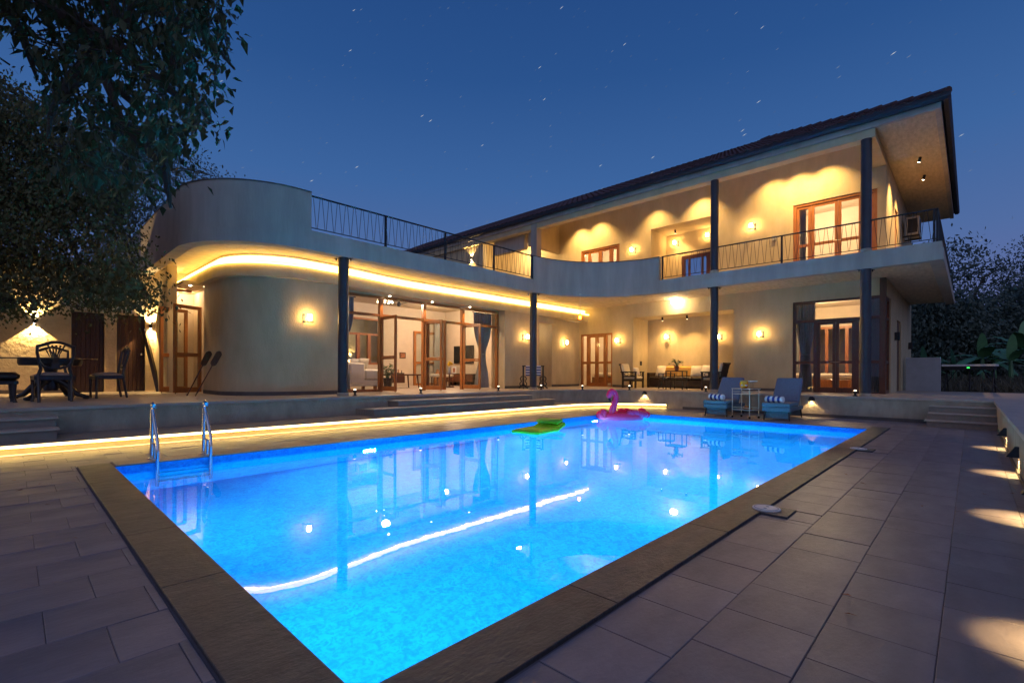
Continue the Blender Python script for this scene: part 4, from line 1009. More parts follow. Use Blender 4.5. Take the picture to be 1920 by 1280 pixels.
def towel_roll(loc, rz, lb):
    r = thing('rolled_towel', lb, 'towel', loc, rz, 'rolled striped towels on the loungers')
    n = 7; L = .40
    for i in range(n):
        y0_ = -L/2 + L*i/n; y1_ = y0_ + L/n
        q = MB(); R = .074
        rr = [R*.94, R, R, R*.94] if 0 < i < n-1 else ([R*.80, R*.97, R, R*.94] if i == 0 else [R*.94, R, R*.97, R*.80])
        q.tube([(0,y0_,R),(0,y0_+.008,R),(0,y1_-.008,R),(0,y1_,R)], rr, 16); q.build('stripe', M['tw_white'] if i % 2 == 0 else M['tw_navy'], r, world=False, smooth=True)
    return r
lounger((12.02, 4.58, 0), math.radians(3), 'left blue sun lounger beside the dark column with a rolled towel on it')
lounger((11.93, 3.19, 0), math.radians(3), 'right blue sun lounger in front of the garden bedroom window')
towel_roll((12.24, 4.62, .399), math.radians(-14), 'rolled navy and white towel on the left lounger')
towel_roll((12.14, 3.27, .399), math.radians(-12), 'rolled navy and white towel on the right lounger')

# bar trolley and what stands on it
p = pz(1410, 783, 0)
r = thing('bar_trolley', 'cream two tier bar trolley on castors between the loungers', 'trolley', (12.22, 3.93, 0), math.radians(-18))
w, d = .23, .17
for x, y in ((-d,-w),(d,-w),(d,w),(-d,w)):
    q = MB(); q.tube([(x,y,.04),(x,y,.70)], .009, 8); q.build('post', M['brass'], r, world=False)
    q = MB(); q.tube([(x,y-.012,.025),(x,y+.012,.025)], .025, 10); q.build('castor', M['black'], r, world=False)
for z in (.20, .58):
    q = MB(); q.bbox(-d-.005,d+.005,-w-.005,w+.005,z-.012,z,.003); q.build('shelf', M['brass'] if z > .4 else M['sheet'], r, world=False)
    q = MB(); q.tube([(-d,-w,z+.05),(d,-w,z+.05),(d,w,z+.05),(-d,w,z+.05)], .006, 6, closed=True); q.build('rail', M['brass'], r, world=False)
q = MB(); q.tube([(-d-.03,-w-.04,.70),(d,-w-.04,.70),(d,w+.0,.70),(-d-.03,w+.0,.70)], .008, 6); q.bbox(-d-.03,d,-w-.04,w,.692,.70,.002); q.build('top_tray', M['brass'], r, world=False)
TT = wm(r)
def on_tray(x, y, z): return TT @ Vector((x, y, z))
v = on_tray(-.02, .02, .70)
f = thing('fruit_dispenser', 'orange filled round drinks jar on the bar trolley', 'drinks jar', v)
q = MB(); q.lathe([(.0,.02),(.075,.02),(.095,.06),(.098,.13),(.085,.17),(0,.172)], (0,0,0), 16); q.build('juice', mat('orange_juice', (.85,.27,.015), .25), f, world=False, smooth=True)
q = MB(); q.lathe([(.0,0),(.06,0),(.05,.018),(.0,.019)], (0,0,0), 14); q.build('foot', M['brown'], f, world=False)
q = MB(); q.lathe([(.086,.172),(.09,.185),(.04,.20),(.0,.20)], (0,0,0), 14); q.build('lid', M['ochre'], f, world=False)
for k, (x, y) in enumerate(((-.10,-.10),(-.10,.02))):
    v = on_tray(x, y, .70); f = thing('cocktail_glass', ('stemmed glass of pink drink near the trolley edge', 'stemmed glass of pink drink under the orange jar')[k], 'glass', v, 0, 'pink drinks on the trolley')
    q = MB(); q.lathe([(.0,0),(.028,0),(.004,.006),(.004,.05),(.03,.07),(.034,.10),(.03,.10),(.0,.066)], (0,0,0), 12); q.build('goblet', M['clear'], f, world=False, smooth=True)
    q = MB(); q.lathe([(0,.07),(.025,.072),(.029,.095),(0,.096)], (0,0,0), 12); q.build('drink', mat('pink_drink', (.75,.35,.30), .3), f, world=False)
v = on_tray(.06, -.16, .70)
f = thing('cake_stand', 'glass stand with a wide white rim at the back of the trolley', 'cake stand', v)
q = MB(); q.lathe([(.0,0),(.06,0),(.02,.02),(.014,.12),(.05,.14),(.09,.17),(.088,.176),(.0,.15)], (0,0,0), 16); q.build('stand', M['clear'], f, world=False, smooth=True)
q = MB(); q.lathe([(.05,.168),(.098,.176),(.100,.186),(.05,.186)], (0,0,0), 18); q.build('rim', M['white'], f, world=False)
v = on_tray(.02, -.04, .20)
f = thing('snack_bowl', 'brown basket of snacks on the lower trolley shelf', 'basket', v)
q = MB(); q.lathe([(.0,0),(.09,0),(.12,.05),(.11,.05),(.08,.015),(0,.015)], (0,0,0), 16); q.build('basket', M['brown'], f, world=False)
for k in range(6):
    q = MB(); q.ell((.05*math.cos(k*1.1), .05*math.sin(k*1.1), .055+.012*(k%2)), (.035,.028,.024), 10, 6); q.build('snack', M['orange'] if k % 2 else M['brown'], f, world=False, smooth=True)

# inflatable flamingo; local +x points to the right of the picture
p = pz(1160, 786, ZW); 
ax = math.atan2(R_.y, R_.x) + math.radians(8)
fl = thing('inflatable_flamingo', 'pink inflatable flamingo float with raised curved neck in the pool', 'pool float', (10.66, 6.385, ZW), ax)
q = MB()
def torus_pt(u, v_):
    a = 2*PI*u; c = 2*PI*v_; rx, ry, rr = .44, .28, .135+.018*math.cos(a)
    return ((rx+rr*math.cos(c)*.9)*math.cos(a), (ry+rr*math.cos(c)*.9)*math.sin(a), .07+rr*math.sin(c)*.85+.02*abs(math.sin(a*12))*0)
q.grid(torus_pt, 44, 14); q.build('ring', M['pink'], fl, world=False, smooth=True)
q = MB(); q.ell((0,0,.03),(.40,.25,.05),16,6); q.build('seat_floor', M['pink'], fl, world=False, smooth=True)
q = MB(); nk = [(-.30,-.14,.12),(-.29,-.15,.24),(-.255,-.155,.36),(-.215,-.155,.47),(-.20,-.155,.57),(-.22,-.155,.66),(-.275,-.155,.715),(-.335,-.155,.70),(-.372,-.155,.645),(-.378,-.155,.585),(-.370,-.155,.545)]
sm = []
for i in range(len(nk)-1):
    for k in range(3): sm.append(Vector(nk[i]).lerp(Vector(nk[i+1]), k/3))
sm.append(Vector(nk[-1])); 
for _ in range(3): sm = [sm[0]] + [(sm[i-1]+sm[i]*2+sm[i+1])/4 for i in range(1, len(sm)-1)] + [sm[-1]]
rads = []
for i in range(len(sm)):
    u = i/(len(sm)-1); rads.append(.092-.028*min(1,u*2) + (.012 if u > .62 else 0) - (.028*max(0,(u-.86)/.14)))
q.tube(sm, rads, 16); q.build('neck', M['pink'], fl, world=False, smooth=True)
q = MB(); q.tube([(-.370,-.155,.55),(-.366,-.155,.515),(-.352,-.155,.478),(-.335,-.155,.455)], [.034,.032,.022,.006], 10); q.build('beak', [M['black']], fl, world=False, smooth=True)
for s in (-1, 1):
    q = MB(); q.ell((-.345,-.155+s*.062,.66),(.014,.006,.014),8,5); q.build('eye', M['black'], fl, world=False)
# wings: scalloped lobes
for s in (-1, 1):
    q = MB()
    for k in range(4):
        q.ell((.12+.12*k, s*(.30-.02*k), .15+.02*math.sin(k*1.7)), (.12,.075,.10-.008*k), 14, 8)
    q.build('wing', M['pink2'] if s < 0 else M['pink'], fl, world=False, smooth=True)
q = MB(); q.ell((.54,0,.16),(.11,.16,.13),14,8); q.ell((.62,.07,.13),(.09,.10,.09),12,7); q.ell((.63,-.09,.12),(.09,.10,.09),12,7); q.build('tail', M['pink'], fl, world=False, smooth=True)
q = MB(); q.ell((-.50,-.07,.14),(.10,.13,.135),14,8); q.ell((-.55,.05,.11),(.09,.12,.11),12,7); q.tube([(-.52,-.20,.05),(-.60,-.16,.14),(-.54,-.12,.24),(-.45,-.13,.21)], [.03,.045,.04,.02], 8); q.build('wing_curl', M['pink'], fl, world=False, smooth=True)
q = MB(); q.tube([(.10,-.06,.20),(.12,-.09,.235),(.16,-.09,.235),(.18,-.06,.20)], .007, 6); q.build('handle', M['black'], fl, world=False)
q = MB(); q.lathe([(0,0),(.014,0),(.014,.02),(0,.02)], (-.42,.05,.215), 8); q.build('valve', M['black'], fl, world=False)
# green air mattress, head end raised at the pool wall
p = pz(1010, 800, ZW)
gr = thing('air_mattress', 'bright green inflatable mattress floating by the back pool edge', 'pool float', (7.28, 6.22, ZW), math.radians(8)); gr.scale = (.80, 1, 1)
def lilo(u, v_, off):
    # u across ribs (width), v along length
    x = (v_-.5)*1.32; y = (u-.5)*.60
    rib = abs(math.sin(u*PI*6))**.6*.022
    lift = .10*max(0, (v_-.70)/.30)**1.3 if v_ > .70 else 0
    edge = min(1, min(v_, 1-v_)*14)**.5 * min(1, min(u,1-u)*14)**.4
    return (x, y, .02 + lift + (.028+rib)*edge*(1 if off else -.6))
for off, mname, nm in ((1, 'green', 'mattress_top'), (0, 'green2', 'mattress_base')):
    q = MB(); q.grid(lambda u, v_: lilo(u, v_, off), 48, 20); q.build(nm, M[mname], gr, world=False, smooth=True)
q = MB()
for s in (-1, 1): q.tube([(-.64,s*.29,.02),(.24,s*.30,.02),(.64,s*.29,.10)], .028, 8)
q.tube([(-.65,-.28,.02),(-.65,.28,.02)], .028, 8); q.tube([(.65,-.28,.115),(.65,.28,.115)], .035, 8); q.build('side_tube', M['green2'], gr, world=False, smooth=True)
q = MB(); q.bbox(.36,.64,-.27,.27,.07,.135,.025, Matrix.Rotation(-.14,4,'Y')); q.build('pillow', M['green2'], gr, world=False, smooth=True)

# ------------------------------------------------------------------ dining group on the left terrace
def shield_chair(loc, rz, lb, group='dark dining chairs round the pedestal table'):
    """local: seat faces +y, back at -y"""
    r = thing('dining_chair', lb, 'chair', loc, rz, group)
    for s in (-1, 1):
        q = MB(); q.tube([(s*.235,.21,.0),(s*.235,.21,.03),(s*.225,.21,.06),(s*.235,.21,.38),(s*.24,.21,.44)], [.022,.024,.018,.026,.028], 8); q.build('leg', M['chairwood'], r, world=False, smooth=True)
        q = MB(); q.tube([(s*.20,-.26,.0),(s*.20,-.22,.25),(s*.205,-.20,.44),(s*.175,-.215,.56),(s*.20,-.235,.68),(s*.225,-.265,.82),(s*.225,-.285,.93)], [.020,.022,.026,.024,.022,.021,.020], 8); q.build('leg', M['chairwood'], r, world=False, smooth=True)
    q = MB(); q.bbox(-.25,.25,.18,.235,.37,.44,.006); q.bbox(-.22,.22,-.225,-.18,.37,.44,.006)
    for s in (-1, 1): q.bbox(s*.235-.02,s*.235+.02,-.20,.20,.37,.44,.006)
    q.build('seat_frame', M['chairwood'], r, world=False)
    q = MB(); q.grid(lambda u, v_: ((u-.5)*(.46+.05*v_), (v_-.5)*.43+.01, .445+.055*(1-abs(2*u-1)**4)*(1-abs(2*v_-1)**4)), 10, 10); q.build('seat', M['seat'], r, world=False, smooth=True)
    q = MB(); top_ = [(-.235,-.285,.925)] + [(-.235+.47*i/12, -.285-.02*math.sin(PI*i/12), .925+.075*math.sin(PI*i/12)**1.5) for i in range(1,12)] + [(.235,-.285,.925)]
    q.tube(top_, .024, 8); q.build('crest_rail', M['chairwood'], r, world=False, smooth=True)
    q = MB(); q.tube([(-.20,-.235,.68),(-.15,-.235,.60),(-.06,-.23,.565),(.06,-.23,.565),(.15,-.235,.60),(.20,-.235,.68)], .018, 8); q.build('lower_rail', M['chairwood'], r, world=False, smooth=True)
    for k in range(-2, 3):
        q = MB(); q.tube([(k*.018,-.232,.57),(k*.014,-.24,.68),(k*.022,-.262,.80),(k*.052,-.295,.95)], [.013,.009,.008,.014], 6); q.build('splat_rib', M['chairwood'], r, world=False, smooth=True)
    q = MB(); q.bbox(-.05,.05,-.245,-.225,.56,.66,.006); q.build('splat', M['chairwood'], r, world=False)
    return r
q0 = pz(103, 754, ZT)
c1 = shield_chair((.49, 11.30, ZT), math.radians(4), 'dark shield back chair with its back to the pool in front of the table')
dup(c1, (.57, 13.25, ZT), math.radians(178), 'dark shield back chair on the far side of the table')
dup(c1, (1.30, 12.25, ZT), math.radians(96), 'dark chair pulled out to the right of the table in profile')
r = thing('dining_table', 'dark oval pedestal table with glass top on four splayed feet', 'table', (.50, 12.3, ZT))
q = MB(); q.lathe([(0,.735),(.66,.735),(.665,.745),(.66,.755),(0,.755)], (0,0,0), 36); q.build('glass_top', mat('smoked_glass', (.10,.07,.05), .08, spec=.8), r, world=False, smooth=True)
q = MB(); q.lathe([(0,.62),(.42,.62),(.44,.66),(.44,.733),(0,.733)], (0,0,0), 28); q.build('apron', M['chairwood'], r, world=False, smooth=True)
q = MB(); q.lathe([(0,.16),(.10,.16),(.12,.24),(.08,.34),(.07,.46),(.10,.56),(.13,.62),(0,.62)], (0,0,0), 16); q.build('pedestal', M['chairwood'], r, world=False, smooth=True)
for k in range(4):
    a = PI/4 + k*PI/2 + .2; q = MB(); c_, s_ = math.cos(a), math.sin(a)
    q.tube([(c_*.04,s_*.04,.36),(c_*.16,s_*.16,.34),(c_*.30,s_*.30,.22),(c_*.42,s_*.42,.09),(c_*.55,s_*.55,.045)], [.055,.06,.05,.042,.03], 10)
    q.ell((c_*.56,s_*.56,.035),(.06,.05,.035),10,6); q.build('foot', M['chairwood'], r, world=False, smooth=True)
r = thing('upholstered_bench', 'dark upholstered bench cut off by the left edge of the picture', 'bench', (-.42, 11.45, ZT), .1)
q = MB(); q.bbox(-.55,.50,-.22,.22,.36,.50,.05); q.build('cushion', M['furn'], r, world=False, smooth=True)
q = MB(); q.bbox(-.53,.48,-.20,.20,.30,.36,.008); q.build('frame', M['chairwood'], r, world=False)
for x in (-.48, .43):
    for y in (-.17, .17):
        q = MB(); q.tube([(x,y,.34),(x,y,.08),(x+.01,y,.03),(x+.015,y,0)], [.034,.024,.022,.03], 8); q.build('leg', M['chairwood'], r, world=False, smooth=True)
# leaning paddles and board
for k, (b0, t0, lb) in enumerate((((2.62,12.25,ZT), (3.02,12.12,1.50), 'wooden paddle leaning on the rounded wall, the one nearer the glazed doors'), ((2.70,11.92,ZT), (3.18,11.98,1.50), 'wooden paddle leaning on the rounded wall, the one nearer the pool'))):
    r = thing('paddle', lb, 'paddle', b0, 0, 'paddles leaning on the rounded wall')
    d_ = Vector(t0)-Vector(b0); q = MB(); q.tube([(0,0,0), d_*.72], .014, 8); q.build('shaft', M['dwood'], r, world=False)
    q = MB(); u = d_.normalized(); sdv = Vector((-.35,.93,0)).cross(u).normalized(); nn = u.cross(sdv)
    rows = []
    for i in range(9):
        f_ = i/8; wv = .06*min(1, (f_*6)**.7)*(1 if f_ < .85 else max(.25, 1-((f_-.85)/.15)**2*.75)) + .008
        c = d_*(.66+.34*f_)
        rows += [tuple(c-sdv*wv-nn*.008), tuple(c+sdv*wv-nn*.008), tuple(c+sdv*wv+nn*.008), tuple(c-sdv*wv+nn*.008)]
    fs = [(0,1,2,3), (35,34,33,32)] + [(4*i+k_, 4*i+4+k_, 4*i+4+(k_+1)%4, 4*i+(k_+1)%4) for i in range(8) for k_ in range(4)]
    q.add(rows, fs); q.build('blade', M['dwood'], r, world=False, fix=True)
b = MB(); a0 = Vector((2.64, 15.2, ZT)); a1 = Vector((2.38, 15.62, 2.16))
b.tube([a0, a1], [.062,.055], 4); tag(b.build('leaning_plank', M['furn']), 'long dark plank leaning beside the side entrance door', 'plank')

# towel stand made of cast iron legs, behind the second column
r = thing('towel_stand', 'black cast iron stand hung with a striped towel behind the second column', 'towel stand', (12.08, 10.60, ZT), math.radians(-46))
for s in (-1, 1):
    X_ = s*.33
    q = MB()
    q.tube([(X_,0,.06),(X_,0,.74)], .026, 8); q.tube([(X_-.15,0,.02),(X_-.06,0,.10),(X_,0,.16),(X_+.06,0,.10),(X_+.15,0,.02)], .024, 8); q.tube([(X_,-.13,.02),(X_,0,.09),(X_,.13,.02)], .018, 8)
    for sg in (-1, 1):
        q.tube([(X_+sg*(.035+.06*abs(math.sin(PI*t/10*2)) + .03*(1-t/10)), 0, .08+.34*t/10) for t in range(11)], .018, 6)
    for z in (.18, .31): q.tube([(X_-.05,0,z),(X_+.05,0,z)], .010, 6)
    q.build('cast_leg', M['iron'], r, world=False, smooth=True)
q = MB(); q.bbox(-.37,.37,-.06,.06,.74,.775,.006); q.build('top_bar', M['iron'], r, world=False)
for k in range(8):
    z1 = .775-.043*k
    q = MB(); q.bbox(-.25,.25,-.075,-.062,z1-.043,z1,.001); q.build('towel_stripe', M['tw_white'] if k % 2 == 0 else M['tw_navy'], r, world=False)

# lobby: cabinet with plant and mirror
r = thing('wooden_cabinet', 'teak cabinet with panelled doors in the lobby recess', 'cabinet', (13.82, 12.75, ZT))
q = MB(); q.bbox(-.58,.58,-.20,.30,.05,.92,.006); q.bbox(-.60,.60,-.23,.32,.92,.955,.006); q.build('body', M['wood'], r, world=False)
for k in range(3):
    q = MB(); q.bbox(-.55+.37*k,-.20+.37*k,-.222,-.201,.10,.88,.006); q.build('door_panel', M['wood'], r, world=False)
r = thing('wall_mirror', 'tall framed mirror on the back wall of the lobby', 'mirror', (13.6, 13.38, 1.55))
q = MB(); frame_rect(q, 'y', -.03, 0, -.42, .36, 0, 1.15, .09); q.build('frame', M['dwood'], r, world=False)
q = MB(); q.box(-.33,.27,-.012,-.004,.09,1.06); q.build('mirror_glass', M['mirror'], r, world=False)
def pot_plant(loc, h, R, n, lb, leafm='potplant', pot=(.09,.14), lw=.045, ll=.13, pm='terracotta'):
    r = thing('potted_plant', lb, 'potted plant', loc)
    q = MB(); q.lathe([(0,0),(pot[0]*.7,0),(pot[0],pot[1]),(pot[0]*1.08,pot[1]),(pot[0]*1.08,pot[1]*.86),(pot[0]*.96,pot[1]*.86),(pot[0]*.9,pot[1]*.92),(0,pot[1]*.92)], (0,0,0), 14); q.build('pot', M[pm], r, world=False, smooth=True)
    q = MB(); s_ = MB(); rd = random.Random(int(loc[0]*100))
    for i in range(n):
        a = rd.uniform(0,2*PI); e_ = rd.uniform(.15,1)
        tip = Vector((math.cos(a)*R*e_, math.sin(a)*R*e_, pot[1]+h*(1-.6*e_**2)*rd.uniform(.7,1)))
        s_.tube([(0,0,pot[1]*.8), tip*.5+Vector((0,0,pot[1]*.6)), tip], [.005,.004,.002], 4)
        for k in range(3):
            c = tip + Vector((rd.uniform(-.03,.03), rd.uniform(-.03,.03), rd.uniform(-.03,.03))); d_ = Vector((math.cos(a+rd.uniform(-1,1)), math.sin(a+rd.uniform(-1,1)), rd.uniform(-.5,.5))).normalized()
            leaf(q, c, d_, ll*rd.uniform(.7,1.1), lw, rd)
    s_.build('stem', M['potplant'], r, world=False); q.build('foliage', M[leafm], r, world=False)
    return r
def leaf(mb, c, d, L, w, rd):
    up = Vector((rd.uniform(-.4,.4), rd.uniform(-.4,.4), 1)); s = d.cross(up)
    if s.length < 1e-3: s = Vector((1,0,0))
    s.normalize(); n = s.cross(d)
    p0 = c; p1 = c+d*L*.35+s*w*.5+n*L*.05; p2 = c+d*L*.4+n*(-.02*L); p3 = c+d*L*.35-s*w*.5+n*L*.05; p4 = c+d*L-n*L*.12
    mb.add([p0,p1,p2,p3,p4], [(0,1,2),(0,2,3),(1,4,2),(2,4,3)])
pot_plant((13.72, 12.70, ZT+.957), .16, .16, 10, 'small pale green plant in a bowl on the lobby cabinet', pot=(.09,.07))

# ------------------------------------------------------------------ lounge niche
def armchair(loc, rz, lb):
    r = thing('armchair', lb, 'armchair', loc, rz, 'dark wooden armchairs in the niche')
    for x in (-.27, .27):
        for y, h in ((-.26,.56), (.26,.56)):
            q = MB(); q.bbox(x-.03,x+.03,y-.03,y+.03,0,h,.004); q.build('leg', M['furn'], r, world=False)
        q = MB(); q.bbox(x-.045,x+.045,-.34,.30,.56,.60,.006); q.build('arm', M['furn'], r, world=False)
        q = MB(); q.bbox(x-.015,x+.015,-.24,.24,.40,.44,.003)
        for k in range(2): q.tube([(x,-.11+.22*k+.075*math.cos(t*PI/6),.50+.055*math.sin(t*PI/6)) for t in range(12)], .010, 5, closed=True)
        q.build('arm_fretwork', M['furn'], r, world=False)
    q = MB(); q.bbox(-.26,.26,-.28,.28,.24,.32,.006); q.build('seat_frame', M['furn'], r, world=False)
    q = MB(); q.bbox(-.24,.24,-.24,.27,.325,.43,.03); q.build('seat_cushion', M['cream'], r, world=False, smooth=True)
    T = Matrix.Translation((0,-.27,.36)) @ Matrix.Rotation(math.radians(14),4,'X')
    q = MB()
    for k in range(7): q.bbox(-.25+.075*k,-.22+.075*k,-.035,-.012,0,.50,.003,T)
    q.bbox(-.27,.27,-.04,-.005,.48,.54,.004,T); q.build('back_slats', M['furn'], r, world=False)
    q = MB(); q.bbox(-.24,.24,.0,.10,.06,.52,.03,T); q.build('back_cushion', M['cream'], r, world=False, smooth=True)
    return r
pa = pX(1208, 712, 15.9)
a1 = armchair((15.85, 9.02, ZT), math.radians(180), 'dark wooden armchair with cream cushions left of the nest of tables')
a2 = dup(a1, (15.65, 6.00, ZT), math.radians(-2), 'dark slatted armchair half behind the dark column, turned away to the left')
r = thing('niche_sofa', 'dark framed sofa with ochre back cushions along the niche wall', 'sofa', (17.0, 7.55, ZT), math.radians(90))
q = MB(); q.bbox(-1.25,1.25,-.30,.34,.05,.30,.01); q.build('base', M['furn'], r, world=False)
for k in range(3):
    q = MB(); q.bbox(-1.22+.815*k,-.42+.815*k,-.18,.42,.30,.42,.035); q.build('seat_cushion', M['furn'], r, world=False, smooth=True)
    q = MB(); q.bbox(-1.22+.815*k,-.42+.815*k,-.30,-.14,.40,.80,.05); q.build('back_cushion', M['ochre'], r, world=False, smooth=True)
for s in (-1, 1):
    q = MB(); q.bbox(s*1.28-.05,s*1.28+.05,-.32,.36,0,.56,.008); q.build('arm', M['furn'], r, world=False)
def cushion(loc, rz, tilt, m, lb, sz=.20, group='loose cushions on the niche seats', cat='cushion'):
    r = thing('loose_cushion', lb, cat, loc, rz, group)
    q = MB(); T = Matrix.Rotation(tilt,4,'X')
    q.grid(lambda u, v_: ((u-.5)*2*sz, .065*(max(0,1-abs(2*u-1)**2.4)*max(0,1-abs(2*v_-1)**2.4))**.6, v_*2*sz), 10, 10, M=T)
    q.grid(lambda u, v_: ((u-.5)*2*sz, -.065*(max(0,1-abs(2*u-1)**2.4)*max(0,1-abs(2*v_-1)**2.4))**.6, v_*2*sz), 10, 10, M=T)
    q.build('cover', M[m], r, world=False, smooth=True); return r
cushion((16.75, 8.42, ZT+.44), math.radians(80), .35, 'cream', 'cream cushion at the left end of the niche sofa behind the plant')
cushion((16.72, 7.02, ZT+.44), math.radians(100), .4, 'cream', 'plain cream cushion leaning in the middle of the niche sofa')
cushion((16.70, 6.66, ZT+.44), math.radians(85), .3, 'linen', 'pale cushion with a dark mark beside the column')
cushion((15.86, 8.84, ZT+.46), math.radians(170), .3, 'cream', 'small cream cushion lying on the left armchair', .15)
def nest_table(loc, w, d, h, lb):
    r = thing('side_table', lb, 'table', loc, 0, 'dark slim tables in front of the niche sofa')
    q = MB(); q.bbox(-d/2,d/2,-w/2,w/2,h-.03,h,.004); q.build('table_top', M['furn'], r, world=False)
    for x in (-d/2+.02, d/2-.02):
        for y in (-w/2+.02, w/2-.02):
            q = MB(); q.bbox(x-.015,x+.015,y-.015,y+.015,0,h-.031,.003); q.build('leg', M['furn'], r, world=False)
    q = MB(); q.bbox(-d/2+.005,-d/2+.035,-w/2+.035,w/2-.035,.05,.08,.003); q.build('stretcher', M['furn'], r, world=False); return r
p = pX(1267, 705, 15.2)
nest_table((15.25, p.y, ZT), .60, .38, .62, 'slim dark table carrying the potted plant')
nest_table((15.62, p.y+.52, ZT), .46, .36, .54, 'lower dark table tucked beside the left armchair')
pot_plant((15.22, p.y-.02, ZT+.622), .22, .21, 26, 'leafy plant in a clay pot on the slim niche table', pot=(.085,.15), lw=.05, ll=.10)
b = MB(); p = pX(1199, 681, 16.8); b.bbox(16.72,16.84,NI[1]-.03,NI[1]-.001,p.z-.08,p.z+.08,.004); tag(b.build('switch_plate', M['iron']), 'dark switch plate on the left cheek of the niche above the armchair', 'switch plate')
# upstairs wooden bench with mirror in the recess
r = thing('hall_bench', 'carved wooden bench with a tall mirror back in the upstairs recess', 'bench', (16.95, 7.25, 3.98), math.radians(90))
q = MB(); q.bbox(-.62,.62,-.20,.30,0,.42,.01); q.bbox(-.66,.66,-.22,.34,.42,.46,.008); q.build('seat_box', M['wood'], r, world=False)
q = MB(); frame_rect(q, 'y', -.28, -.22, -.52, .52, .46, 1.42, .13, .10); q.build('mirror_frame', M['dwood'], r, world=False)
q = MB(); q.box(-.39,.39,-.262,-.256,.56,1.29); q.build('mirror_glass', M['mirror'], r, world=False)
for x in (-.24, .24):
    q = MB(); q.bbox(x-.03,x+.03,-.255,-.215,.56,1.29,.004); q.build('mullion', M['dwood'], r, world=False)
b = MB(); p = pX(1452, 447, XR); b.bbox(XR-.05,XR-.001,p.y-.06,p.y+.06,p.z-.07,p.z+.07,.006); tag(b.build('outdoor_socket', M['ac']), 'small grey weatherproof box on the upstairs wall left of the balcony doors', 'socket box')

# ------------------------------------------------------------------ living room
r = thing('corner_sofa', 'large cream corner sofa inside the left bay of the glazed front', 'sofa', (6.75, 13.1, ZT), 0)
q = MB(); q.bbox(-1.1,.80,-.42,.46,.12,.30,.02); q.build('base', M['sofa'], r, world=False)
for k in range(3):
    q = MB(); q.bbox(-1.08+.47*k,-.62+.47*k,-.44,-.22,.18,.80,.04); q.build('back_cushion', M['sofa'], r, world=False, smooth=True)
q = MB(); q.bbox(.34,.84,-.42,1.25,.30,.62,.05); q.build('chaise', M['sofa'], r, world=False, smooth=True)
q = MB(); q.bbox(-1.08,.33,-.2,.44,.30,.46,.04); q.build('seat_cushion', M['sofa'], r, world=False, smooth=True)
for x in (-1.0, .70):
    for y in (-.34, .36):
        q = MB(); q.bbox(x-.04,x+.04,y-.04,y+.04,0,.12,.005); q.build('leg', M['wood'], r, world=False)
cushion((7.30, 13.25, ZT+.62), 0, .35, 'cream', 'pale cushion standing on the cream corner sofa', .17, 'cushions in the living room')
cushion((7.02, 13.30, ZT+.60), .2, .35, 'sofa', 'grey cushion at the back of the cream corner sofa', .17, 'cushions in the living room')
# coffee table, ottoman stools, armchair
r = thing('coffee_table', 'low dark wooden table with slanted legs inside the first open doors', 'table', (9.05, 13.9, ZT))
q = MB(); q.bbox(-.62,.62,-.35,.35,.42,.47,.008); q.bbox(-.55,-.05,-.37,-.30,.18,.42,.01); q.build('table_top', M['dwood'], r, world=False)
for x in (-.5, .5):
    for y in (-.28, .28):
        q = MB(); q.tube([(x,y,.42),(x*1.1,y*1.08,0)], [.03,.02], 6); q.build('leg', M['dwood'], r, world=False)
r = thing('chess_set', 'small dark figures and box standing on the low living room table', 'ornaments', (8.85, 13.85, ZT+.472))
q = MB(); q.bbox(-.24,.24,-.15,.15,0,.04,.004); q.build('tray', M['furn'], r, world=False)
for k in range(7):
    q = MB(); q.lathe([(0,.04),(.028,.04),(.012,.07),(.016,.11+.02*(k%3)),(0,.13+.02*(k%3))], (-.20+.065*k, .06*((k%2)*2-1), 0), 8); q.build('figure', M['brown'] if k % 3 else M['furn'], r, world=False, smooth=True)
def stool(loc, lb, m='linen'):
    r = thing('footstool', lb, 'stool', loc, 0, 'stools in the living room')
    q = MB(); q.bbox(-.26,.26,-.22,.22,.36,.47,.03); q.build('cushion', M[m], r, world=False, smooth=True)
    for x in (-.2, .2):
        for y in (-.16, .16):
            q = MB(); q.tube([(x,y,.37),(x*1.2,y*1.2,0)], [.022,.014], 6); q.build('leg', M['dwood'], r, world=False)
    return r
stool((10.35, 14.0, ZT), 'padded stool on slanted legs beside the low table')
stool((11.35, 14.4, ZT), 'stool draped with a pale throw behind the middle door leaf')
r = thing('flower_vase', 'glass vase of yellow flowers seen through the middle door leaf', 'vase', (10.92, 13.6, ZT+.0))
q = MB(); q.lathe([(0,0),(.18,0),(.18,.03),(.03,.05),(.03,.46),(.22,.48),(.22,.50),(0,.50)], (0,0,0), 16); q.build('side_table', M['dwood'], r, world=False)
q = MB(); q.lathe([(0,.5),(.05,.5),(.07,.58),(.04,.68),(.05,.72),(0,.70)], (0,0,0), 12); q.build('vase', M['sheet'], r, world=False, smooth=True)
for k in range(8):
    q = MB(); a = k*2.4; q.ell((.07*math.cos(a)*(k%3)*.6, .07*math.sin(a)*(k%3)*.6, .80+.035*(k%4)), (.045,.045,.04), 8, 6); q.build('flower', mat('yellow_petal', (.80,.52,.03), .6) if k == 0 else bpy.data.materials['yellow_petal'], r, world=False, smooth=True)
pot_plant((7.75, 12.55, ZT), .40, .22, 34, 'bushy green plant in a dark pot behind the first door leaf', pot=(.14,.36), lw=.05, ll=.16, pm='furn')
pot_plant((8.05, 16.15, ZT+.6), .75, .32, 26, 'tall palm like plant by the courtyard window', pot=(.14,.30), lw=.035, ll=.28, pm='furn')
r = thing('television', 'flat black television on the living room side wall', 'television', (12.98, 15.2, 1.45), 0)
q = MB(); q.bbox(-.05,-.005,-.62,.62,0,.72,.006); q.build('screen', M['screen'], r, world=False)
r = thing('media_console', 'low dark media console under the television', 'console', (12.72, 14.95, ZT))
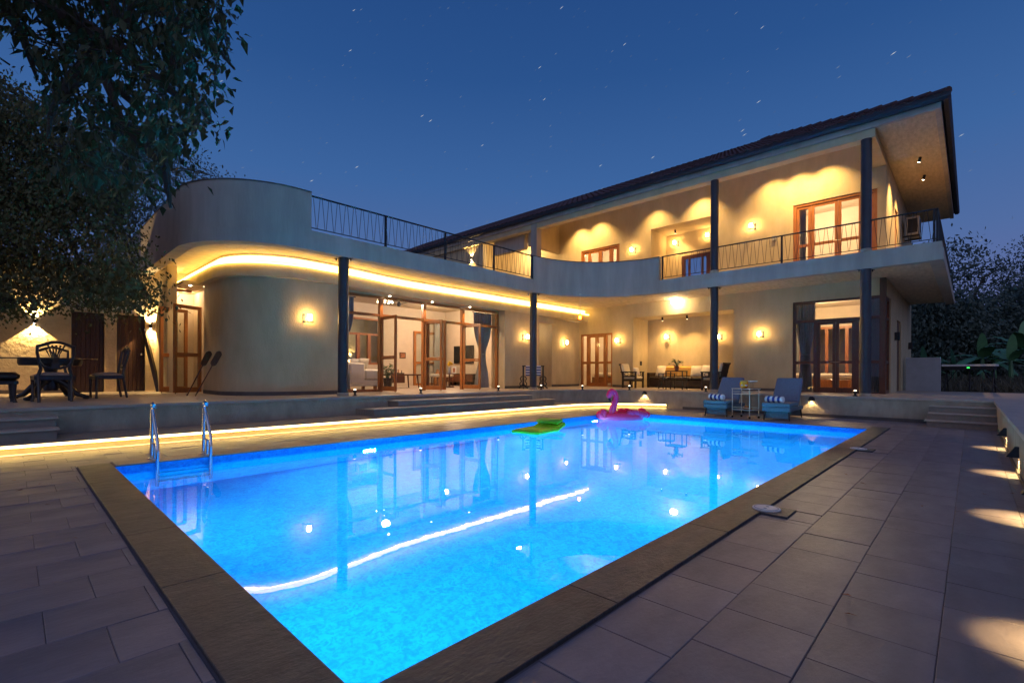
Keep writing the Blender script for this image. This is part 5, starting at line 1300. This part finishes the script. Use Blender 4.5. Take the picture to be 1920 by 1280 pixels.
q = MB(); q.bbox(-.22,.24,-.85,.85,.14,.48,.008); q.build('body', M['furn'], r, world=False)
for y in (-.7, .7):
    q = MB(); q.bbox(-.18,.2,y-.04,y+.04,0,.14,.004); q.build('leg', M['furn'], r, world=False)
for k in range(3):
    q = MB(); q.bbox(-.235,-.221,-.83+.56*k,-.29+.56*k,.17,.46,.004); q.build('drawer_front', M['dwood'], r, world=False)
r = thing('photo_frame', 'white framed picture standing on the media console', 'picture frame', (12.66, 15.45, ZT+.48), 0)
q = MB(); q.bbox(-.01,.01,-.12,.12,0,.30,.003); q.build('frame', M['white'], r, world=False)
q = MB(); q.box(-.0125,-.0105,-.07,.07,.06,.24); q.build('print', M['brown'], r, world=False)
r = thing('wooden_jar', 'tall turned wooden jar on the floor by the media console', 'jar', (12.15, 15.9, ZT))
q = MB(); q.lathe([(0,0),(.13,0),(.17,.15),(.15,.40),(.06,.58),(.05,.66),(0,.66)], (0,0,0), 16); q.build('body', M['wood'], r, world=False, smooth=True)
r = thing('wall_picture', 'small dark square picture on the cream living room wall', 'picture', (10.85, 16.50, 1.62))
q = MB(); q.bbox(-.14,.14,-.025,-.001,0,.24,.004); q.build('frame', M['furn'], r, world=False)
q = MB(); q.box(-.11,.11,-.028,-.026,.03,.21); q.build('print', M['brown'], r, world=False)
# glazed inner door at the back of the room with its curtain
b = MB(); frame_rect(b, 'y', 16.40, 16.47, 11.35, 12.55, ZT, 2.75, .09); b.box(11.44, 12.46, 16.41, 16.46, 1.42, 1.50); b.box(11.91, 11.99, 16.405, 16.465, ZT+.09, 2.66)
idr = hp(b, 'inner_door', M['wood']); pane('y', 16.43, 11.44, 11.91, ZT+.09, 2.66, idr)
def curtain(loc, rz, w, h, lb, tie=.45, pinch=.30, m='curtain', nf=7):
    r = thing('curtain', lb, 'curtain', loc, rz, 'grey curtains inside the windows')
    def pt(u, v_, o):
        z = h*v_
        f_ = 1 if tie is None else 1-(1-pinch)*math.exp(-((v_-tie)/.20)**2) - .22*(v_ < tie)*(1-math.exp(-((v_-tie)/.15)**2))*1.0
        return ((u-.5)*w*f_, .035*math.sin(u*2*PI*nf)+.012*math.sin(u*40+v_*5)+o, z)
    q = MB(); q.grid(lambda u, v_: pt(u, v_, 0), 70, 22); q.grid(lambda u, v_: pt(u, v_, .008), 70, 22); q.build('drape', M[m], r, world=False, smooth=True)
    q = MB(); q.tube([(-w/2-.05,0,h+.01),(w/2+.05,0,h+.01)], .012, 6); q.build('rod', M['iron'], r, world=False)
    if tie is not None:
        q = MB(); q.tube([(pinch*.5*w*math.cos(t*PI/6),.055*math.sin(t*PI/6),h*tie) for t in range(12)], .012, 5, closed=True); q.build('tie_back', M[m], r, world=False)
    return r
curtain((10.98, 11.92, ZT+.02), 0, .80, 2.50, 'grey curtain tied in at the waist at the right end of the glazed front')
curtain((5.92, 11.92, ZT+.02), 0, .80, 2.50, 'grey curtain behind the first dark column at the left end of the glazed front')
curtain((12.55, 16.25, ZT+.02), 0, .60, 2.60, 'straight grey curtain beside the inner glazed door', None)
curtain((XR+.36, 3.62, ZT+.02), math.radians(90), .50, 2.60, 'dark curtain tied back at the left of the garden bedroom window', .42, .55)
curtain((XR+.36, 1.96, ZT+.02), math.radians(90), .30, 2.60, 'narrow dark curtain in the corner of the garden bedroom', None)
curtain((19.9, 4.75, ZT+.02), math.radians(90), .42, 2.15, 'grey curtain by the rear window of the garden bedroom', None)
curtain((XR+.36, 3.70, 4.0), math.radians(90), .16, 2.0, 'bunched curtain at the left of the upstairs balcony doors', None)
curtain((XR+.36, 9.98, 4.0), math.radians(90), .22, 2.0, 'grey curtain at the right of the door behind the curved parapet', None)
# fan and chandelier
p = pY(748, 575, 14.0)
r = thing('ceiling_fan', 'dark ceiling fan seen through the transom panes', 'ceiling fan', (p.x, 14.0, SO))
q = MB(); q.cyl((0,0,0),(0,0,-.22),.012,6); q.lathe([(0,-.38),(.05,-.37),(.075,-.30),(.04,-.22),(0,-.21)], (0,0,0), 14); q.build('motor', M['iron'], r, world=False, smooth=True)
for k in range(3):
    T = Matrix.Rotation(k*2*PI/3+.4,4,'Z') @ Matrix.Translation((0,0,-.31)) @ Matrix.Rotation(.14,4,'X'); q = MB(); q.bbox(.08,.62,-.055,.055,-.004,.004,.002,T); q.build('blade', M['furn'], r, world=False)
p = pY(722, 566, 14.3)
r = thing('chandelier', 'sparkling glass chandelier near the living room ceiling', 'chandelier', (p.x, 14.3, SO))
q = MB(); q.cyl((0,0,0),(0,0,-.15),.01,6); q.lathe([(0,-.17),(.28,-.17),(.28,-.15),(0,-.15)], (0,0,0), 20); q.build('canopy', M['brass'], r, world=False)
for k in range(12):
    q = MB(); q.ell((.24*math.cos(k*PI/6), .24*math.sin(k*PI/6), -.21-.03*(k%2)), (.022,.022,.03), 7, 5); q.build('glass_bead', E_['bead'], r, world=False)

# ------------------------------------------------------------------ bedrooms
def bed(loc, rz, w, L, lb, head=True, mw='wood'):
    r = thing('bed', lb, 'bed', loc, rz, 'beds')
    q = MB(); q.bbox(-w/2,w/2,0,L,.12,.36,.01); q.build('bed_frame', M[mw], r, world=False)
    q = MB(); q.bbox(-w/2+.02,w/2-.02,.02,L-.02,.36,.56,.06); q.build('mattress', M['linen'], r, world=False, smooth=True)
    for x in (-w/2+.08, w/2-.08):
        for y in (.08, L-.08):
            q = MB(); q.bbox(x-.05,x+.05,y-.05,y+.05,0,.12,.004); q.build('leg', M[mw], r, world=False)
    if head: q = MB(); q.bbox(-w/2-.1,w/2+.1,L,L+.08,.1,1.15,.01); q.build('headboard', M[mw], r, world=False)
    return r
bed((17.2, 10.9, ZT), math.radians(-90), 1.7, 1.95, 'bed with wooden headboard behind the french doors')
cushion((18.75, 11.25, ZT+.56), math.radians(80), .3, 'cream', 'cream pillow on the bed behind the french doors', .24, 'pillows on the bed', 'pillow')
cushion((18.55, 10.62, ZT+.56), math.radians(95), .35, 'orange', 'orange pillow on the bed behind the french doors', .20, 'pillows on the bed', 'pillow')
cushion((18.85, 10.45, ZT+.56), math.radians(88), .25, 'linen', 'white pillow behind the orange one on the bed', .24, 'pillows on the bed', 'pillow')
r = thing('gold_wall_art', 'cluster of gilded leaf discs on the wall above the bed', 'wall art', (19.38, 10.87, 2.02))
rd = random.Random(3)
for k in range(16):
    q = MB(); a = rd.uniform(0, 2*PI); rr_ = rd.uniform(.0,.38); q.tube([(-.03-rd.uniform(0,.05), rr_*math.cos(a)*1.2, rr_*math.sin(a)*.5), (-.045-rd.uniform(0,.05), rr_*math.cos(a)*1.2, rr_*math.sin(a)*.5)], rd.uniform(.06,.11), 12); q.build('disc', M['gold'], r, world=False)
bed((18.9, 2.75, ZT), 0, 1.5, 2.0, 'low wooden bed with a pale mattress in the garden bedroom', False)
bed((17.6, 3.4, 3.98), math.radians(-90), 1.7, 1.9, 'bed with an ochre carved headboard in the upstairs bedroom', True, 'gold')
r = thing('bedside_lamp', 'white table lamp shade by the right edge of the balcony doors', 'table lamp', (16.75, 1.98+.22, 3.98))
q = MB(); q.bbox(-.14,.14,-.14,.14,0,.42,.008); q.build('stand', M['wood'], r, world=False)
q = MB(); q.lathe([(0,.42),(.05,.42),(.015,.46),(.015,.60),(0,.60)], (0,0,0), 10); q.lathe([(.10,.56),(.075,.80),(.07,.80),(.095,.56)], (0,0,0), 14); q.build('shade', M['white'], r, world=False, smooth=True)

# ------------------------------------------------------------------ garden end of the house
p = pY(1708, 380, 1.3)
r = thing('air_conditioner', 'outdoor air conditioner unit on a bracket under the eave', 'air conditioner', (20.6, 1.40, 5.60))
q = MB(); q.bbox(-.40,.40,-.17,.17,0,.58,.012); q.build('casing', M['ac'], r, world=False)
q = MB(); q.lathe([(.0,0),(.22,0),(.22,.012),(.20,.012),(.20,.004),(0,.004)], (0,0,0), 24, Matrix.Translation((-.12,-.171,.30)) @ Matrix.Rotation(PI/2,4,'X')); q.build('fan_guard', M['iron'], r, world=False)
q = MB(); q.bbox(-.405,-.401,-.12,.12,.06,.52,.001); q.build('side_grille', M['iron'], r, world=False)
q = MB()
for x in (-.3, .3): q.bbox(x-.02,x+.02,-.17,.26,-.05,-.002,.004)
q.build('bracket', M['iron'], r, world=False)
for x, z, lb in ((18.3, 2.2, 'black box light beside the garden side door'), (22.6, 2.1, 'black box light at the far end of the garden side wall')):
    q = MB(); q.bbox(x-.06,x+.06,1.55,1.669,z-.12,z+.12,.008); tag(q.build('wall_box_light', M['iron']), lb, 'wall light', 'unlit box lights on the garden side wall')
b = MB(); b.bbox(20.7,20.86,.72,1.60,ZT-.15,1.62,.01); tag(b.build('water_tank', M['sheet']), 'pale blue grey rectangular panel standing at the corner of the house', 'panel')
r = thing('garden_table', 'white topped work table with a green indicator light beyond the terrace', 'table', (20.9, .05, ZT-.1), math.radians(-10))
q = MB(); q.bbox(-.26,.26,-.62,.62,.895,.955,.006); q.build('table_top', M['white'], r, world=False)
q = MB(); q.bbox(-.22,.22,-.58,.58,.78,.893,.004); q.build('apron', M['iron'], r, world=False)
for s in (-1, 1):
    q = MB(); q.tube([(0,s*.55,.78),(-.25,s*.55,0)], .018, 6); q.tube([(0,s*.55,.78),(.25,s*.55,0)], .018, 6); q.tube([(0,s*.30,.78),(0,s*.75,0)], .014, 6); q.build('leg', M['iron'], r, world=False)
q = MB(); q.cyl((0,0,.78),(0,0,0),.02,6); q.build('centre_leg', M['iron'], r, world=False)
q = MB(); q.box(-.232,-.226,-.04,.02,.84,.865); q.build('indicator_light', E_['green'], r, world=False)

# ------------------------------------------------------------------ vegetation
def inside(poly, x, y):
    c = False; n = len(poly); j = n-1
    for i in range(n):
        xi, yi = poly[i]; xj, yj = poly[j]
        if (yi > y) != (yj > y) and x < (xj-xi)*(y-yi)/(yj-yi)+xi: c = not c
        j = i
    return c
def leaf2(mb, c, d, L, w, rd):
    s = d.cross(Vector((rd.uniform(-1,1), rd.uniform(-1,1), rd.uniform(-.3,1))))
    if s.length < 1e-3: return
    s.normalize(); b_ = len(mb.v)
    m_ = c+d*(L*.45)
    mb.v += [tuple(c), tuple(m_+s*(w*.5)), tuple(c+d*L), tuple(m_-s*(w*.5))]; mb.f.append((b_,b_+1,b_+2,b_+3)); mb.m.append(0)
def tree(name, label, base, limbs, clusters, m, L, w, per, spread, seed, trunk_r, group=None, fold=False, droop=.5, cat='tree', tw=True):
    r = thing(name, label, cat, base, 0, group); rd = random.Random(seed); B0 = Vector(base)
    t = MB(); pts = [Vector(p)-B0 for p in limbs[0]]
    t.tube(pts, [trunk_r*(1-.55*i/(len(pts)-1)) for i in range(len(pts))], 10); t.build('trunk', M['bark'], r, world=False, smooth=True)
    for lb in limbs[1:]:
        q = MB(); pp = [Vector(p)-B0 for p in lb]; q.tube(pp, [max(.012, trunk_r*.45*(1-.85*i/(len(pp)-1))) for i in range(len(pp))], 7); q.build('branch', M['bark'], r, world=False, smooth=True)
    nodes = [p-B0 for p in [Vector(x) for lb in limbs[1:] for x in lb]] + [pts[-1]]
    cr_ = MB(); tg = MB()
    for c, R in clusters:
        c = Vector(c)-B0
        if tw and rd.random() < .5:
            nb = min(nodes, key=lambda n: (n-c).length_squared)
            if (nb-c).length < 2.2: tg.tube([nb.lerp(c, .25), nb.lerp(c,.6)+Vector((0,0,.06)), c], [.012,.007,.004], 4)
        main = Vector((rd.uniform(-1,1), rd.uniform(-1,1), rd.uniform(-1,.2)-droop*.4)).normalized()
        for _ in range(per):
            o = Vector((rd.gauss(0,1), rd.gauss(0,1), rd.gauss(0,.8)))*R*spread
            d = (main + Vector((rd.uniform(-1,1), rd.uniform(-1,1), rd.uniform(-1,.5)))*1.0 - Vector((0,0,droop))).normalized()
            k = rd.uniform(.65,1.15)
            if fold: leaf(cr_, c+o, d, L*k, w*k, rd)
            else: leaf2(cr_, c+o, d, L*k, w*k, rd)
    cr_.build('crown', m, r, world=False)
    if tg.v: stuff(tg.build('twig', M['bark'], r, world=False))
    return r
def sample(poly, n, d0, d1, rd, holes=(), rad=.15):
    xs_ = [p[0] for p in poly]; ys_ = [p[1] for p in poly]; out = []; k = 0
    while len(out) < n and k < 60*n:
        k += 1
        x, y = rd.uniform(min(xs_), max(xs_)), rd.uniform(min(ys_), max(ys_))
        if not inside(poly, x, y) or any((x-h[0])**2+(y-h[1])**2 < h[2]**2 for h in holes): continue
        out.append((pD(x, y, rd.uniform(d0, d1)), rad*rd.uniform(.6,1.3)))
    return out
rd = random.Random(11)
PA = [(-250,-260),(390,-160),(425,0),(425,60),(405,110),(412,160),(395,200),(398,232),(376,245),(345,240),(318,270),(300,318),(305,365),(285,372),(265,350),(220,320),(190,312),(165,345),(120,310),(85,325),(80,310),(120,255),(120,200),(95,150),(75,120),(60,60),(30,15),(-250,40)]
HA = [(200,40,26),(190,75,20),(255,170,16),(285,185,12),(60,20,25),(95,60,18),(300,160,9),(330,215,10),(150,120,12),(225,120,12),(355,120,8),(270,95,9),(395,60,9),(310,60,8),(130,45,10),(410,170,8),(340,45,7),(385,215,8)]
ca = sample(PA, 640, 4.1, 6.2, rd, HA, .14)
tb = Vector((-3.7, 8.0, -.03))
mid = [pD(-420,-150,5.0), pD(-80,-120,5.0), pD(110,20,5.0), pD(180,110,5.0), pD(235,240,5.1), pD(255,330,5.1)]
limbsA = [[tb, tb+Vector((.1,-.1,1.6)), tb+Vector((.35,-.3,3.2)), mid[0]], mid,
          [mid[1], pD(120,-40,5.2), pD(270,10,5.3), pD(380,60,5.4), pD(440,130,5.4)], [mid[2], pD(230,95,4.8), pD(320,170,4.9), pD(400,230,5.0)],
          [mid[3], pD(100,190,5.3), pD(90,260,5.4)], [mid[4], pD(310,310,5.0), pD(320,390,5.0)], [mid[1], pD(40,60,5.6), pD(70,150,5.6)],
          [mid[2], pD(170,60,5.4), pD(200,150,5.5), pD(270,210,5.5), pD(350,260,5.6)]]
tree('broadleaf_tree', 'tall dark tree with large drooping leaves overhanging the top left corner', tb, limbsA, ca, M['leaf'], .128, .060, 14, .85, 5, .20, None, True, .35)
PB = [(-260,60),(0,150),(45,180),(110,215),(170,250),(215,300),(240,350),(225,400),(252,455),(262,500),(270,540),(284,560),(282,590),(266,575),(240,560),(215,580),(180,588),(150,572),(120,580),(98,570),(70,572),(45,590),(20,585),(0,590),(-260,620)]
HB = [(170,468,10),(100,455,12),(40,475,10),(150,520,9),(60,430,7),(215,440,6)]
cb_ = sample(PB, 2000, 8.2, 10.8, rd, HB, .20)
tb = Vector((-2.4, 14.2, ZT))
m0 = [pD(-330,330,9.6), pD(-120,250,9.6), pD(40,260,9.5), pD(150,330,9.5), pD(230,430,9.4), pD(265,540,9.3)]
limbsB = [[tb, tb+Vector((.1,-.2,1.5)), tb+Vector((.2,-.5,2.6)), m0[0]], m0, [m0[1], pD(-20,380,9.6), pD(40,480,9.4), pD(60,570,9.3)], [m0[2], pD(120,420,9.3), pD(160,520,9.3), pD(180,585,9.2)], [m0[2], pD(80,200,9.8), pD(150,250,9.9)]]
tree('small_leaved_tree', 'bushy small leaved tree hanging over the left terrace and the service doors', tb, limbsB, cb_, M['leaf2'], .095, .052, 32, 1.0, 6, .17, None, False, .5)
PC = [(225,250),(300,262),(350,285),(395,310),(425,328),(415,342),(380,350),(340,352),(318,380),(300,430),(262,470),(215,440),(190,330)]
cc = sample(PC, 340, 17.5, 20.5, rd, (), .35)
tb = Vector((-3.5, 21.5, -.03)); m1 = [pD(100,420,19), pD(200,380,19), pD(270,330,19), pD(340,315,19), pD(400,330,19)]
tree('small_leaved_tree', 'thin leaved tree standing behind the house, seen above the curved parapet', tb, [[tb, tb+Vector((.3,0,3)), m1[0]], m1, [m1[1], pD(240,300,19), pD(300,280,19)], [m1[2], pD(290,400,19)]], cc, M['leaf3'], .12, .06, 22, 1.0, 8, .22, None, False, .3)
b = MB(); rd = random.Random(91)
for i in range(46):
    if i < 24: x, y, z = rd.uniform(-1.2, .45), rd.uniform(2.5, 8.3), .006
    elif i < 36: x, y, z = rd.uniform(-1, 4.5), rd.uniform(9.75, 13), ZT+.005
    else: x, y, z = rd.uniform(2.5, 9), rd.uniform(-.3, 1.0), .006
    a = rd.uniform(0, 6.28); leaf(b, Vector((x,y,z+.004)), Vector((math.cos(a), math.sin(a), .05)).normalized(), rd.uniform(.03,.06), rd.uniform(.014,.026), rd)
stuff(b.build('fallen_leaves', M['brown']))
# garden on the right
b = MB()
def gp_(u, v_):
    x = 20.35 + 60*u**1.3; y = -32 + 52*v_; return (x, y, .36 + .10*math.sin(x*.7)*math.cos(y*.5) + .035*(x-20.4))
b.grid(gp_, 26, 30); structure(b.build('garden', M['soil'], smooth=True))
rd = random.Random(21)
PR = [(1705,470),(1762,462),(1800,452),(1845,455),(1858,480),(1905,500),(1960,520),(2050,560),(2050,640),(1700,640)]
HR = [(1880,560,14),(1860,580,12),(1900,545,10),(1740,520,9),(1785,545,10),(1845,560,9),(1765,570,9),(1890,590,8),(1830,530,7),(1720,590,9)]
cr2 = sample(PR, 520, 30, 36, rd, HR, .55)
tb = pz(1815, 730, .9); tb = Vector((tb.x, tb.y, .6)); tb = pD(1790, 720, 32); tb.z = .5
m2 = [pD(1795,640,32), pD(1815,575,32), pD(1845,520,32), pD(1890,495,32)]
tree('spreading_tree', 'spreading feathery tree silhouetted against the dusk sky right of the house', tb, [[tb, pD(1792,680,32), m2[0]], m2, [m2[1], pD(1770,540,32), pD(1740,490,32)], [m2[1], pD(1870,560,33), pD(1920,540,33)], [m2[0], pD(1740,590,33), pD(1712,550,33)]], cr2, M['leaf3'], .30, .12, 15, 1.0, 9, .30, 'trees in the garden', False, .15)
for k, (poly_, n, d0, d1, lb, bx) in enumerate((
    ([(1690,560),(1760,560),(1830,575),(1850,640),(1830,700),(1690,710)], 420, 25, 28, 'dark rounded tree beside the garden corner of the house', 1760),
    ([(1790,600),(1850,560),(1930,540),(2000,520),(2050,560),(2050,720),(1800,720)], 480, 26, 31, 'dark leafy tree behind the banana plants at the right edge', 1900),
    ([(1870,470),(1960,440),(2100,430),(2150,700),(1960,700),(1900,590)], 260, 38, 42, 'tall far tree rising at the right edge of the picture', 1990))):
    cl = sample(poly_, n, d0, d1, rd, (), .55); dm = (d0+d1)/2
    tb = pD(bx, 720, dm); tb.z = .45
    tree('garden_tree', lb, tb, [[tb, pD(bx,690,dm), pD(bx,640,dm)], [pD(bx,650,dm), pD(bx-30,610,dm), pD(bx-45,590,dm)], [pD(bx,650,dm), pD(bx+30,615,dm), pD(bx+50,590,dm)]], cl, M['leaf3'], .24, .12, 46, 1.05, 30+k, .22, 'trees in the garden', False, .3)
def banana(px, D, H, seed, lb, n=7):
    base = pD(px, 720, D); base.z = .42; rd = random.Random(seed)
    r = thing('banana_plant', lb, 'banana plant', base, rd.uniform(0,6), 'banana plants in the garden')
    q = MB(); q.tube([(0,0,0),(.02,0,H*.25),(0,0,H*.5)], [.11,.09,.06], 8); q.build('stem', M['banana'], r, world=False, smooth=True)
    for i in range(n):
        a = i*2.4+rd.uniform(-.4,.4); el_ = rd.uniform(.25,1.25) if i else 1.45; Ln = H*rd.uniform(.45,.68); wd = Ln*rd.uniform(.12,.17)
        def pt(u, v_):
            s = v_; rr_ = Ln*s*math.cos(el_)*(1+.15*s); z = H*.46 + Ln*(s*math.sin(el_) - .75*s*s*math.cos(el_)); wv = wd*(math.sin(PI*min(1,.08+s*.92))**.55)*(1 if s > .12 else .15)
            off = (u-.5)*2*wv; zz = -abs(u-.5)*wv*.5 + .02*math.sin(s*34+u*3)
            return (rr_*math.cos(a)-off*math.sin(a), rr_*math.sin(a)+off*math.cos(a), z+zz)
        q = MB(); q.grid(pt, 6, 14); q.build('leaf', M['banana'], r, world=False, smooth=True)
for k, (px, D, H, lb) in enumerate(((1842, 21.5, 2.9, 'banana plant with one upright leaf near the work table'), (1790, 22.5, 2.1, 'low banana plant behind the work table'), (1895, 20.5, 2.6, 'banana plant leaning in at the right edge'), (1925, 22.5, 3.6, 'tallest banana plant at the right edge with a long raised leaf'), (1735, 24, 2.0, 'small banana plant beside the pale panel'), (1865, 24.5, 2.6, 'banana plant behind the one with the upright leaf'))):
    banana(px, D, H, 40+k, lb)
# rough dry undergrowth
b = MB(); rd = random.Random(50)
for i in range(5200):
    x, y = rd.uniform(21.3, 30), rd.uniform(-7, 2.5); z = .36 + .10*math.sin(x*.7)*math.cos(y*.5) + .035*(x-20.4)
    d = Vector((rd.gauss(0,.7), rd.gauss(0,.7), 1)).normalized(); leaf2(b, Vector((x,y,z-.02)), d, rd.uniform(.15,.6), rd.uniform(.012,.04), rd)
stuff(b.build('undergrowth', mat('dry_grass', (.13,.11,.075), .8, col2=(.05,.055,.035), scale=.8)))
b = MB()
for i in range(900):
    x, y = rd.uniform(44, 66), rd.uniform(-40, 22); c = Vector((x,y,rd.uniform(.5,6.5)))
    for _ in range(7):
        d = Vector((rd.uniform(-1,1), rd.uniform(-1,1), rd.uniform(-1,1))).normalized(); leaf2(b, c+Vector((rd.gauss(0,.7),rd.gauss(0,.7),rd.gauss(0,.6))), d, 1.0, .5, rd)
stuff(b.build('far_woodland', M['leaf3']))

# ------------------------------------------------------------------ stars: short trails left by a long exposure of the turning sky
b = MB(); rd = random.Random(77); pole = (U_*.85 - R_*.5).normalized()
for i in range(3600):
    az = rd.uniform(0, 2*PI); e_ = math.asin(rd.uniform(.12, .96)); d = Vector((math.cos(az)*math.cos(e_), math.sin(az)*math.cos(e_), math.sin(e_)))
    t_ = pole.cross(d); 
    if t_.length < .15: continue
    t_.normalize(); n_ = d.cross(t_); mag = rd.random()**6; RS = 1500
    L_ = RS*(.0026+.0016*mag); w_ = RS*(.00026+.00034*mag); c = d*RS
    b.cur = 0 if mag > .5 else (1 if mag > .12 else 2)
    b.add([c-t_*L_, c+t_*L_, c+n_*w_, c-n_*w_, c+d*w_, c-d*w_], [(0,2,4),(2,1,4),(1,3,4),(3,0,4),(2,0,5),(1,2,5),(3,1,5),(0,3,5)])
stars = stuff(b.build('stars', [emis('star_bright', (.85,.92,1), .30), emis('star_mid', (.60,.74,1), .16), emis('star_faint', (.36,.52,.88), .13)]))
stars['label'] = 'short bright star trails scattered over the dusk sky'
